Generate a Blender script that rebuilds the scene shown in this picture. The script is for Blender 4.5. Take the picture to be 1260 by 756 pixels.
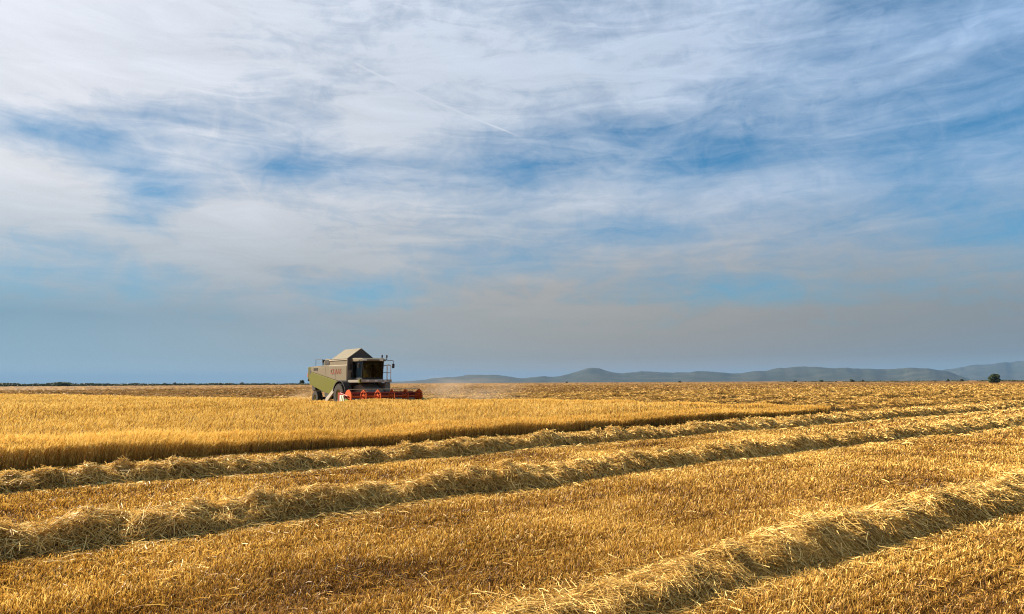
import bpy, bmesh, math, random
import numpy as np
from mathutils import Vector, Matrix

for _o in list(bpy.data.objects):
    bpy.data.objects.remove(_o)
SC = bpy.context.scene
COL = SC.collection
R = math.radians

# ------------------------------------------------------------------ camera
cam_d = bpy.data.cameras.new('camera')
cam = bpy.data.objects.new('camera', cam_d)
COL.objects.link(cam)
cam_d.lens = 24.0
cam_d.sensor_width = 36.0
cam_d.clip_start = 0.1
cam_d.clip_end = 200000.0
PITCH = math.atan(93 / 840)
cam.matrix_world = (Matrix.Translation((0, 0, 1.7)) @ Matrix.Rotation(R(90) + PITCH, 4, 'X')
                    @ Matrix.Rotation(-R(0.3), 4, 'Z'))
SC.camera = cam

# ------------------------------------------------------------------ light, exposure
SUN_EL, SUN_AZ = R(29), R(-64.5)          # azimuth from +Y towards +X: the sun stands to the left, a little ahead
SKY_STRENGTH = 0.05
EXPOSURE = 1.86
sun_d = bpy.data.lights.new('sun', 'SUN')
sun_d.energy = 5.0
sun_d.angle = R(0.6)
sun_d.color = (1.0, 0.86, 0.68)
sun = bpy.data.objects.new('sun', sun_d)
COL.objects.link(sun)
sdir = Vector((math.sin(SUN_AZ) * math.cos(SUN_EL), math.cos(SUN_AZ) * math.cos(SUN_EL), math.sin(SUN_EL)))
sun.rotation_euler = sdir.to_track_quat('Z', 'Y').to_euler()
sun.location = sdir * 100
SC.view_settings.view_transform = 'Standard'
SC.view_settings.look = 'None'
SC.view_settings.gamma = 1.0
SC.view_settings.use_curve_mapping = False
SC.view_settings.exposure = EXPOSURE
SC.render.engine = 'CYCLES'
SC.cycles.max_bounces = 6
SC.cycles.diffuse_bounces = 4
SC.cycles.transmission_bounces = 4
SC.cycles.volume_bounces = 1
SC.cycles.transparent_max_bounces = 8
SC.cycles.use_denoising = True
SC.cycles.denoising_input_passes = 'RGB_ALBEDO_NORMAL'
SC.cycles.denoising_prefilter = 'NONE'
SC.cycles.filter_width = 1.1
SC.cycles.sample_clamp_indirect = 6.0

# ------------------------------------------------------------------ sky: Nishita blue behind layers of thin cloud
# cloud cover in percent; one row per 2.5 degrees of elevation from 0, one value per 4 degrees of azimuth from -44 to 44
COVER = [
[95,95,95,95,95,95,95,95,95,95,99,100,100,100,100,100,100,100,99,95,95,95,95],
[92,92,92,92,92,92,92,92,92,92,95,99,98,98,96,97,98,99,98,96,92,92,92],
[88,88,88,88,88,88,88,88,88,88,88,90,89,88,88,88,88,88,88,88,88,88,88],
[66,66,66,66,67,83,86,68,36,65,82,86,82,77,71,58,55,62,72,72,65,61,57],
[92,85,76,79,86,88,90,90,83,69,62,58,69,75,75,74,74,73,68,61,48,41,48],
[99,100,98,80,66,95,92,89,86,80,74,67,59,52,46,61,70,70,64,47,50,57,53],
[70,86,95,76,31,71,77,79,77,76,75,72,73,72,68,70,66,65,56,48,49,44,37],
[95,78,46,36,48,57,35,37,55,61,53,36,49,52,36,34,42,56,50,43,38,37,39],
[100,99,93,76,59,64,64,70,82,77,67,52,48,42,36,36,42,54,52,46,45,49,50],
[100,100,100,99,90,74,77,83,88,86,83,79,74,72,71,58,50,50,54,57,53,50,50],
[100,100,100,99,96,94,91,89,88,86,86,87,87,87,87,83,73,55,53,49,48,50,50],
[100,100,100,99,96,92,87,81,78,80,81,81,76,74,82,82,73,60,46,42,46,50,50],
[100,100,100,99,96,91,86,79,72,75,77,78,73,72,77,72,65,61,47,42,46,50,50],
[100,100,100,99,96,91,86,78,72,74,76,78,73,72,77,72,65,61,48,41,46,50,50],
]
# light of the cloud itself by elevation (rows) and azimuth (-42 to 42 degrees)
TINT_EL = [0, 2, 5, 8, 15, 24, 33]
TINT = [
[(0.465,0.654,0.713),(0.465,0.626,0.673),(0.472,0.578,0.594),(0.502,0.486,0.413),(0.487,0.435,0.352),(0.431,0.398,0.332),(0.340,0.382,0.362),(0.281,0.371,0.389)],
[(0.295,0.465,0.564),(0.327,0.461,0.531),(0.353,0.436,0.465),(0.361,0.365,0.326),(0.344,0.321,0.271),(0.309,0.286,0.242),(0.241,0.261,0.258),(0.200,0.247,0.274)],
[(0.230,0.388,0.496),(0.257,0.384,0.471),(0.339,0.402,0.448),(0.376,0.384,0.366),(0.374,0.362,0.329),(0.334,0.321,0.292),(0.272,0.286,0.285),(0.244,0.279,0.300)],
[(0.446,0.533,0.606),(0.421,0.495,0.553),(0.448,0.484,0.515),(0.431,0.433,0.426),(0.408,0.402,0.392),(0.372,0.369,0.361),(0.326,0.349,0.366),(0.301,0.356,0.410)],
[(0.791,0.809,0.851),(0.728,0.748,0.794),(0.655,0.683,0.738),(0.581,0.627,0.694),(0.528,0.593,0.682),(0.483,0.574,0.708),(0.412,0.534,0.707),(0.363,0.511,0.720)],
[(0.839,0.863,0.939),(0.759,0.797,0.875),(0.680,0.730,0.818),(0.618,0.682,0.783),(0.561,0.644,0.768),(0.507,0.612,0.771),(0.441,0.581,0.789),(0.392,0.565,0.831)],
[(0.839,0.863,0.939),(0.768,0.813,0.905),(0.696,0.761,0.871),(0.638,0.715,0.844),(0.582,0.676,0.825),(0.523,0.637,0.812),(0.454,0.599,0.817),(0.392,0.565,0.831)],
]
world = bpy.data.worlds.new('World')
SC.world = world
world.use_nodes = True
wt = world.node_tree
for n in list(wt.nodes):
    wt.nodes.remove(n)
def WN(t, **kw):
    n = wt.nodes.new(t)
    for k, v in kw.items():
        setattr(n, k, v)
    return n
def wmath(op, a, b=None, clamp=False):
    n = WN('ShaderNodeMath', operation=op, use_clamp=clamp)
    for i, s in enumerate((a, b)):
        if s is None: continue
        if isinstance(s, (int, float)): n.inputs[i].default_value = s
        else: wt.links.new(s, n.inputs[i])
    return n.outputs[0]
def wrange(v, a, b, smooth=True):
    n = WN('ShaderNodeMapRange', interpolation_type='SMOOTHSTEP' if smooth else 'LINEAR')
    wt.links.new(v, n.inputs[0])
    n.inputs[1].default_value = a; n.inputs[2].default_value = b
    return n.outputs[0]
def wnoise(vec, scale, detail, rough, lac=2.0, dist=0.0):
    n = WN('ShaderNodeTexNoise')
    n.inputs['Scale'].default_value = scale; n.inputs['Detail'].default_value = detail
    n.inputs['Roughness'].default_value = rough; n.inputs['Lacunarity'].default_value = lac
    n.inputs['Distortion'].default_value = dist
    wt.links.new(vec, n.inputs['Vector'])
    return n
def wmix(f, a, b, dt='RGBA'):
    n = WN('ShaderNodeMix', data_type=dt)
    s = 6 if dt == 'RGBA' else 2
    if isinstance(f, float): n.inputs[0].default_value = f
    else: wt.links.new(f, n.inputs[0])
    for k, v in ((s, a), (s + 1, b)):
        if hasattr(v, 'is_linked'): wt.links.new(v, n.inputs[k])
        else: n.inputs[k].default_value = v
    return n.outputs[2 if dt == 'RGBA' else 0]
tc = WN('ShaderNodeTexCoord')
sep = WN('ShaderNodeSeparateXYZ')
wt.links.new(tc.outputs['Generated'], sep.inputs[0])
az = wmath('DEGREES', wmath('ARCTAN2', sep.outputs[0], sep.outputs[1]))
el = wmath('DEGREES', wmath('ARCSINE', sep.outputs[2]))
ae = WN('ShaderNodeCombineXYZ')
wt.links.new(az, ae.inputs[0]); wt.links.new(el, ae.inputs[1])
def wmap(vec, rot, sc):
    n = WN('ShaderNodeMapping')
    n.inputs['Rotation'].default_value = (0, 0, R(rot)); n.inputs['Scale'].default_value = (sc[0], sc[1], 1)
    wt.links.new(vec, n.inputs['Vector'])
    return n.outputs[0]
# drift of the layer edges
w1 = wnoise(wmap(ae.outputs[0], -6, (0.07, 0.2)), 1.0, 5, 0.55)
w1s = WN('ShaderNodeSeparateColor'); wt.links.new(w1.outputs['Color'], w1s.inputs[0])
fade_el = wrange(el, 0.5, 9.0)
azw = wmath('ADD', az, wmath('MULTIPLY', wmath('MULTIPLY', wmath('SUBTRACT', w1s.outputs[0], 0.5), 3.6), fade_el))
elw = wmath('ADD', el, wmath('MULTIPLY', wmath('MULTIPLY', wmath('SUBTRACT', w1s.outputs[1], 0.5), 2.2), fade_el))
def ramp_rows(rows, els, az0, az1, a, e, color):
    t = wrange(a, az0, az1, smooth=False)
    out = None
    for i, row in enumerate(rows):
        cr = WN('ShaderNodeValToRGB')
        cr.color_ramp.interpolation = 'CARDINAL' if not color else 'B_SPLINE'
        elm = cr.color_ramp.elements
        while len(elm) < len(row): elm.new(0.5)
        for k, v in enumerate(row):
            elm[k].position = k / (len(row) - 1)
        for k, v in enumerate(row):
            elm[k].color = (*v, 1) if color else (v / 100, v / 100, v / 100, 1)
        wt.links.new(t, cr.inputs[0])
        o = cr.outputs[0]
        out = o if out is None else wmix(wrange(e, els[i - 1], els[i], smooth=not color), out, o)
    return out
cover = ramp_rows(COVER, [2.5 * i for i in range(len(COVER))], -44, 44, azw, elw, False)
tint = ramp_rows(TINT, TINT_EL, -42, 42, az, el, True)
cv = WN('ShaderNodeSeparateColor'); wt.links.new(cover, cv.inputs[0])
# wisps: two scales of streaks drawn out along the wind
wv = WN('ShaderNodeCombineXYZ'); wt.links.new(azw, wv.inputs[0]); wt.links.new(elw, wv.inputs[1])
n1 = wnoise(wmap(wv.outputs[0], -11, (0.06, 0.22)), 1.0, 8, 0.58, dist=0.9)
n2 = wnoise(wmap(wv.outputs[0], -17, (0.10, 0.60)), 1.0, 7, 0.6, dist=1.1)
n3 = wnoise(wmap(ae.outputs[0], 30, (0.35, 0.5)), 1.0, 6, 0.6, dist=1.2)
amp = wmath('ADD', 0.30, wmath('MULTIPLY', wrange(el, 1.0, 5.0), 0.85))
det = wmath('ADD', wmath('MULTIPLY', wmath('SUBTRACT', n1.outputs[0], 0.5), 0.62),
            wmath('ADD', wmath('MULTIPLY', wmath('SUBTRACT', n2.outputs[0], 0.5), 0.42),
                  wmath('MULTIPLY', wmath('SUBTRACT', n3.outputs[0], 0.5), 0.36)))
c0 = wmath('ADD', cv.outputs[0], wmath('MULTIPLY', det, amp))
# a thin vapour trail high in the middle, and a second broad one to the right
def trail(a0, e0, a1, e1, wdt, strength):
    L = math.hypot(a1 - a0, e1 - e0); ux, uy = (a1 - a0) / L, (e1 - e0) / L
    da = wmath('SUBTRACT', az, a0); de = wmath('SUBTRACT', el, e0)
    s = wmath('ADD', wmath('MULTIPLY', da, ux), wmath('MULTIPLY', de, uy))
    d = wmath('ABSOLUTE', wmath('ADD', wmath('MULTIPLY', da, -uy), wmath('MULTIPLY', de, ux)))
    prof = wmath('SUBTRACT', 1.0, wrange(d, 0.0, wdt))
    ends = wmath('MULTIPLY', wrange(s, -1.0, 2.0), wmath('SUBTRACT', 1.0, wrange(s, L - 2.0, L + 0.5)))
    nz = wrange(n3.outputs[0], 0.1, 0.55)
    return wmath('MULTIPLY', wmath('MULTIPLY', prof, ends), wmath('MULTIPLY', nz, strength))
tr1 = trail(-13.4, 25.4, 0.9, 20.3, 0.12, 1.0)
c0 = wmath('ADD', c0, wmath('MULTIPLY', tr1, 0.22))
c0 = wmath('ADD', c0, trail(17.0, 20.0, 36.0, 22.8, 1.2, 0.12), clamp=True)
sky = WN('ShaderNodeTexSky', sky_type='NISHITA')
sky.sun_disc = False
sky.sun_elevation = SUN_EL
sky.sun_rotation = SUN_AZ
sky.altitude = 200; sky.air_density = 1.0; sky.dust_density = 0.2; sky.ozone_density = 4.0
blue = WN('ShaderNodeMix', data_type='RGBA', blend_type='MULTIPLY'); blue.inputs[0].default_value = 1.0
gain = wmath('ADD', 0.72, wmath('MULTIPLY', wrange(az, -38.0, 42.0), 0.42))
skyg = WN('ShaderNodeVectorMath', operation='SCALE'); wt.links.new(sky.outputs[0], skyg.inputs[0]); wt.links.new(gain, skyg.inputs['Scale'])
wt.links.new(skyg.outputs[0], blue.inputs[6]); blue.inputs[7].default_value = (0.148, 0.52, 0.61, 1)
tsc = WN('ShaderNodeMix', data_type='RGBA', blend_type='MULTIPLY'); tsc.inputs[0].default_value = 1.0
dens = wmath('ADD', 1.0, wmath('MULTIPLY', wmath('ADD', wmath('SUBTRACT', n2.outputs[0], 0.5), wmath('MULTIPLY', wmath('SUBTRACT', n1.outputs[0], 0.5), 0.7)), wmath('MULTIPLY', fade_el, 0.34)))
dens = wmath('ADD', dens, wmath('MULTIPLY', tr1, 0.035))
dcol = WN('ShaderNodeVectorMath', operation='SCALE'); wt.links.new(tint, dcol.inputs[0]); wt.links.new(dens, dcol.inputs['Scale'])
wt.links.new(dcol.outputs[0], tsc.inputs[6]); k = 1.0 / SKY_STRENGTH / 2 ** EXPOSURE; tsc.inputs[7].default_value = (k, k, k, 1)
c1 = wmath('ADD', 0.07, wmath('MULTIPLY', wrange(c0, 0.18, 0.84, smooth=False), 0.93))
skycol = wmix(c1, blue.outputs[2], tsc.outputs[2])
bg = WN('ShaderNodeBackground'); bg.inputs[1].default_value = SKY_STRENGTH
wt.links.new(skycol, bg.inputs[0])
wo = WN('ShaderNodeOutputWorld'); wt.links.new(bg.outputs[0], wo.inputs[0])

# ------------------------------------------------------------------ helpers
rng = np.random.default_rng(7)
def tag(o, label=None, cat=None, group=None, kind=None):
    if label: o['label'] = label
    if cat: o['category'] = cat
    if group: o['group'] = group
    if kind: o['kind'] = kind
    return o
def link(name, me, mats=(), parent=None, smooth=False):
    o = bpy.data.objects.new(name, me)
    COL.objects.link(o)
    for m in (mats if isinstance(mats, (list, tuple)) else [mats]):
        me.materials.append(m)
    if parent: o.parent = parent
    if smooth: me.polygons.foreach_set('use_smooth', [True] * len(me.polygons))
    return o
def np_mesh(name, verts, faces, tone=None, matidx=None, smooth=True):
    """verts (N,3); faces (M,4) or (M,3); tone per vertex"""
    me = bpy.data.meshes.new(name)
    k = faces.shape[1]
    me.vertices.add(len(verts)); me.vertices.foreach_set('co', np.ascontiguousarray(verts, dtype=np.float32).ravel())
    me.loops.add(faces.size); me.loops.foreach_set('vertex_index', np.ascontiguousarray(faces, dtype=np.int32).ravel())
    me.polygons.add(len(faces))
    me.polygons.foreach_set('loop_start', np.arange(0, faces.size, k, dtype=np.int32))
    me.polygons.foreach_set('loop_total', np.full(len(faces), k, dtype=np.int32))
    me.polygons.foreach_set('use_smooth', np.full(len(faces), smooth))
    if matidx is not None: me.polygons.foreach_set('material_index', matidx.astype(np.int32))
    me.update(calc_edges=True)
    if tone is not None:
        a = me.attributes.new('tone', 'FLOAT', 'POINT')
        a.data.foreach_set('value', tone.astype(np.float32))
    return me
def ribbons(P, W):
    """P (N,K,3) centre lines, W (N,K,3) half widths -> verts, quads"""
    N, K, _ = P.shape
    V = np.stack([P - W, P + W], axis=2).reshape(N * K * 2, 3)
    base = (np.arange(N) * K * 2)[:, None] + (np.arange(K - 1) * 2)[None, :]
    F = np.stack([base, base + 1, base + 3, base + 2], axis=-1).reshape(-1, 4)
    return V, F
def unit(v):
    return v / np.maximum(np.linalg.norm(v, axis=-1, keepdims=True), 1e-9)
def hash2(ix, iy, seed):
    h = (ix.astype(np.int64) * 374761393 + iy.astype(np.int64) * 668265263 + seed * 974634777) & 0x7fffffff
    h = ((h ^ (h >> 13)) * 1274126177) & 0x7fffffff
    return ((h ^ (h >> 16)) & 0xffff) / 65535.0
def vnoise(x, y, seed=0):
    ix, iy = np.floor(x), np.floor(y)
    fx, fy = x - ix, y - iy
    fx = fx * fx * (3 - 2 * fx); fy = fy * fy * (3 - 2 * fy)
    a = hash2(ix, iy, seed); b = hash2(ix + 1, iy, seed); c = hash2(ix, iy + 1, seed); d = hash2(ix + 1, iy + 1, seed)
    return (a * (1 - fx) + b * fx) * (1 - fy) + (c * (1 - fx) + d * fx) * fy
def fbm(x, y, seed=0, oct=4):
    s, a, t = 0, 0.5, 0
    for i in range(oct):
        s = s + a * vnoise(x * 2 ** i, y * 2 ** i, seed + i * 17); t += a; a *= 0.55
    return s / t

# ------------------------------------------------------------------ materials
def new_mat(name):
    m = bpy.data.materials.new(name); m.use_nodes = True
    nt = m.node_tree
    for n in list(nt.nodes): nt.nodes.remove(n)
    out = nt.nodes.new('ShaderNodeOutputMaterial')
    return m, nt, out
def straw_mat(name, stops, trans=0.3, rough=0.55, spec=0.25, patch=0.25, patch_scale=0.35):
    """colour of dry stems: per-stem tone plus patches a few metres wide"""
    m, nt, out = new_mat(name)
    at = nt.nodes.new('ShaderNodeAttribute'); at.attribute_name = 'tone'
    tcn = nt.nodes.new('ShaderNodeTexCoord')
    nz = nt.nodes.new('ShaderNodeTexNoise'); nz.inputs['Scale'].default_value = patch_scale
    nz.inputs['Detail'].default_value = 5; nz.inputs['Roughness'].default_value = 0.6
    nt.links.new(tcn.outputs['Object'], nz.inputs['Vector'])
    mr = nt.nodes.new('ShaderNodeMapRange'); mr.inputs[1].default_value = 0.3; mr.inputs[2].default_value = 0.7
    mr.inputs[3].default_value = -patch; mr.inputs[4].default_value = patch
    nt.links.new(nz.outputs[0], mr.inputs[0])
    ad = nt.nodes.new('ShaderNodeMath'); ad.operation = 'ADD'; ad.use_clamp = True
    nt.links.new(at.outputs['Fac'], ad.inputs[0]); nt.links.new(mr.outputs[0], ad.inputs[1])
    cr = nt.nodes.new('ShaderNodeValToRGB')
    el = cr.color_ramp.elements
    while len(el) < len(stops): el.new(0.5)
    for e, (p, c) in zip(el, stops):
        e.position = p; e.color = (*c, 1)
    nt.links.new(ad.outputs[0], cr.inputs[0])
    bs = nt.nodes.new('ShaderNodeBsdfPrincipled'); bs.inputs['Roughness'].default_value = rough
    bs.inputs['Specular IOR Level'].default_value = spec
    tr = nt.nodes.new('ShaderNodeBsdfTranslucent')
    nt.links.new(cr.outputs[0], bs.inputs['Base Color']); nt.links.new(cr.outputs[0], tr.inputs['Color'])
    mx = nt.nodes.new('ShaderNodeMixShader'); mx.inputs[0].default_value = trans
    nt.links.new(bs.outputs[0], mx.inputs[1]); nt.links.new(tr.outputs[0], mx.inputs[2])
    nt.links.new(mx.outputs[0], out.inputs[0])
    return m
def paint_mat(name, col, rough=0.45, metal=0.0, dirt=0.35, dirtcol=(0.30, 0.22, 0.13), scale=2.2, coat=0.0):
    m, nt, out = new_mat(name)
    tcn = nt.nodes.new('ShaderNodeTexCoord')
    nz = nt.nodes.new('ShaderNodeTexNoise'); nz.inputs['Scale'].default_value = scale
    nz.inputs['Detail'].default_value = 8; nz.inputs['Roughness'].default_value = 0.68
    nt.links.new(tcn.outputs['Object'], nz.inputs['Vector'])
    mr = nt.nodes.new('ShaderNodeMapRange'); mr.inputs[1].default_value = 0.35; mr.inputs[2].default_value = 0.75
    mr.inputs[3].default_value = dirt * 0.25; mr.inputs[4].default_value = dirt
    nt.links.new(nz.outputs[0], mr.inputs[0])
    mx = nt.nodes.new('ShaderNodeMix'); mx.data_type = 'RGBA'
    mx.inputs[6].default_value = (*col, 1); mx.inputs[7].default_value = (*dirtcol, 1)
    nt.links.new(mr.outputs[0], mx.inputs[0])
    bs = nt.nodes.new('ShaderNodeBsdfPrincipled'); bs.inputs['Roughness'].default_value = max(rough, 0.55)
    bs.inputs['Specular IOR Level'].default_value = 0.10
    bs.inputs['Metallic'].default_value = metal
    nt.links.new(mx.outputs[2], bs.inputs['Base Color'])
    nt.links.new(bs.outputs[0], out.inputs[0])
    return m
M = {}
M['stubble'] = straw_mat('stubble_straw', [(0.0, (0.060, 0.028, 0.006)), (0.35, (0.25, 0.122, 0.018)), (0.7, (0.50, 0.29, 0.050)), (1.0, (0.80, 0.57, 0.17))], trans=0.3, patch=0.36)
M['wheat'] = straw_mat('ripe_ears', [(0.0, (0.09, 0.046, 0.010)), (0.4, (0.38, 0.215, 0.040)), (0.7, (0.68, 0.44, 0.088)), (1.0, (0.86, 0.65, 0.22))], trans=0.22, patch=0.12, patch_scale=0.25)
M['straw'] = straw_mat('cut_straw', [(0.0, (0.10, 0.050, 0.011)), (0.4, (0.37, 0.215, 0.047)), (0.7, (0.63, 0.425, 0.125)), (1.0, (0.82, 0.62, 0.235))], trans=0.22, rough=0.62, spec=0.15, patch=0.12, patch_scale=0.8)
M['heap'] = straw_mat('shaded_straw_core', [(0.0, (0.035, 0.018, 0.006)), (0.6, (0.12, 0.068, 0.020)), (1.0, (0.33, 0.21, 0.08))], trans=0.0, patch=0.35, patch_scale=9)  # core straw darkened: shade in the gaps between straws put into its colour
M['old_straw'] = straw_mat('weathered_straw', [(0.0, (0.08, 0.040, 0.012)), (0.4, (0.29, 0.168, 0.050)), (0.7, (0.48, 0.30, 0.100)), (1.0, (0.66, 0.46, 0.18))], trans=0.2, rough=0.7, spec=0.1, patch=0.15, patch_scale=0.1)
M['chaff'] = straw_mat('chaff', [(0.0, (0.30, 0.18, 0.06)), (1.0, (0.60, 0.42, 0.18))], trans=0.2)
def leaf_mat(name, a, b):
    return straw_mat(name, [(0.0, a), (1.0, b)], trans=0.25, rough=0.6, spec=0.2, patch=0.25, patch_scale=0.6)
M['leaf'] = leaf_mat('oak_leaf', (0.020, 0.032, 0.012), (0.060, 0.085, 0.030))
M['leaf_dark'] = leaf_mat('hedge_leaf', (0.018, 0.028, 0.012), (0.055, 0.070, 0.028))
M['bark'] = paint_mat('bark', (0.10, 0.075, 0.05), rough=0.9, dirt=0.6, dirtcol=(0.05, 0.04, 0.03), scale=6)

# ground: pale chaff over brown soil
def ground_mat():
    m, nt, out = new_mat('stubble_soil')
    tcn = nt.nodes.new('ShaderNodeTexCoord')
    def nz(sc, det, ro, mapping=None):
        n = nt.nodes.new('ShaderNodeTexNoise'); n.inputs['Scale'].default_value = sc
        n.inputs['Detail'].default_value = det; n.inputs['Roughness'].default_value = ro
        src = tcn.outputs['Object']
        if mapping:
            mp = nt.nodes.new('ShaderNodeMapping'); mp.inputs['Rotation'].default_value = (0, 0, R(mapping[0]))
            mp.inputs['Scale'].default_value = mapping[1]
            nt.links.new(src, mp.inputs[0]); src = mp.outputs[0]
        nt.links.new(src, n.inputs['Vector'])
        return n.outputs[0]
    fine = nz(22, 8, 0.7)
    mid = nz(0.5, 6, 0.6)
    far = nz(0.05, 5, 0.6, (38.5, (0.35, 2.2, 1)))
    cr = nt.nodes.new('ShaderNodeValToRGB'); e = cr.color_ramp.elements
    e[0].position = 0.30; e[0].color = (0.030, 0.013, 0.003, 1)
    e[1].position = 0.72; e[1].color = (0.33, 0.18, 0.036, 1)
    k = e.new(0.5); k.color = (0.13, 0.061, 0.011, 1)
    def mad(a, b, c):
        n = nt.nodes.new('ShaderNodeMath'); n.operation = 'MULTIPLY_ADD'
        nt.links.new(a, n.inputs[0]); n.inputs[1].default_value = b
        if isinstance(c, float): n.inputs[2].default_value = c
        else: nt.links.new(c, n.inputs[2])
        return n.outputs[0]
    v = mad(fine, 0.75, mad(mid, 0.35, mad(far, 0.3, -0.20)))
    nt.links.new(v, cr.inputs[0])
    bs = nt.nodes.new('ShaderNodeBsdfPrincipled'); bs.inputs['Roughness'].default_value = 0.9
    bs.inputs['Specular IOR Level'].default_value = 0.1
    nt.links.new(cr.outputs[0], bs.inputs['Base Color'])
    bp = nt.nodes.new('ShaderNodeBump'); bp.inputs['Strength'].default_value = 0.6; bp.inputs['Distance'].default_value = 0.03
    nt.links.new(fine, bp.inputs['Height']); nt.links.new(bp.outputs[0], bs.inputs['Normal'])
    nt.links.new(bs.outputs[0], out.inputs[0])
    return m
M['ground'] = ground_mat()

# ------------------------------------------------------------------ ground sheet
RD = np.array([math.sin(R(51.5)), math.cos(R(51.5))])      # the way the rows run
ND = np.array([-RD[1], RD[0]])                             # across the rows, away from the camera
def gz(x, y):
    d = np.hypot(x, y)
    return (fbm(x * 0.35, y * 0.35, 3) - 0.5) * 0.10 * np.exp(-(d / 60) ** 2)
def axis():
    a = list(np.arange(0, 50, 0.6)); st = 0.6
    while a[-1] < 32000:
        st *= 1.13; a.append(a[-1] + st)
    a = np.array(a)
    return np.concatenate([-a[:0:-1], a])
ax = axis(); NX = len(ax)
gx, gy = np.meshgrid(ax, ax)
gv = np.stack([gx.ravel(), gy.ravel(), gz(gx.ravel(), gy.ravel())], 1)
ii = (np.arange(NX - 1)[:, None] * NX + np.arange(NX - 1)[None, :]).ravel()
gf = np.stack([ii, ii + 1, ii + NX + 1, ii + NX], 1)
ground = link('ground', np_mesh('ground', gv, gf), M['ground'])
tag(ground, kind='structure')

# ------------------------------------------------------------------ where the standing crop is
CROP = np.array([(-46, -21.4), (15.9, 34.62), (-5.0, 47.0), (-5.7, 48.8), (-11.2, 44.8), (-13.2, 47.6),
                 (-18, 55), (-72, 95), (-150, 155), (-150, -21.4)], float)
CROP[0] = np.array([15.9, 34.62]) - RD * 78
def inside(x, y, poly=CROP):
    r = np.zeros(len(x), bool)
    n = len(poly); j = n - 1
    for i in range(n):
        (xi, yi), (xj, yj) = poly[i], poly[j]
        c = ((yi > y) != (yj > y)) & (x < (xj - xi) * (y - yi) / (yj - yi + 1e-12) + xi)
        r ^= c; j = i
    return r
def edge_dist(x, y, poly):
    d = np.full(len(x), 1e9)
    n = len(poly)
    for i in range(n):
        a, b = poly[i], poly[(i + 1) % n]
        ab = b - a; t = np.clip(((x - a[0]) * ab[0] + (y - a[1]) * ab[1]) / (ab @ ab), 0, 1)
        d = np.minimum(d, np.hypot(x - a[0] - ab[0] * t, y - a[1] - ab[1] * t))
    return d
# windrows: distance c of each centre line across the rows, and where it starts and ends along them
NEAR = [(3.58, -4.0, 22.0), (8.85, -12.0, 75.0), (13.6, -18.0, 62.0)]
def wander(c, s):
    return 0.16 * np.sin(s * 0.21 + c * 2.1) + 0.20 * (vnoise(s * 0.16 + c * 7, s * 0 + 1.5, 5) - 0.5) * 2
def heap_h(c, s, t, amp=1.0):
    """height of the heap at distance s along and t across its centre line"""
    hw = 0.53 + 0.20 * (vnoise(s * 0.55, s * 0 + c, 11) - 0.5) * 2
    if c < 5: hw = hw * (0.58 + 0.22 * np.clip((s - 1.5) / 5.0, 0, 1))
    hh = 0.275 * (0.92 + 0.28 * (fbm(s * 0.42, s * 0 + c * 3, 21, 3) - 0.5) * 2)
    u = np.clip(np.abs(t - (0.10 if c > 5 else -0.02)) / hw, 0, 1)
    prof = (1 - u ** 2.6) ** 1.0
    lum = 1 + 0.34 * (fbm(s * 1.5, t * 1.7 + c * 5, 31, 3) - 0.5) * 2
    lum = lum + 0.52 * (fbm(s * 3.6 + 7, t * 4.0 + c * 9, 37, 3) - 0.5) * 2
    if c < 5: lum = lum * (0.34 + 0.46 * np.clip((s - 1.5) / 6.0, 0, 1))
    return amp * hh * prof * np.clip(lum, 0.25, 1.8)
def row_xy(c, s, t):
    tt = t + wander(c, s)
    return RD[0] * s + ND[0] * (c + tt), RD[1] * s + ND[1] * (c + tt)
def row_st(c, x, y):
    s = x * RD[0] + y * RD[1]
    return s, (x * ND[0] + y * ND[1]) - c - wander(c, s)

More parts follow.
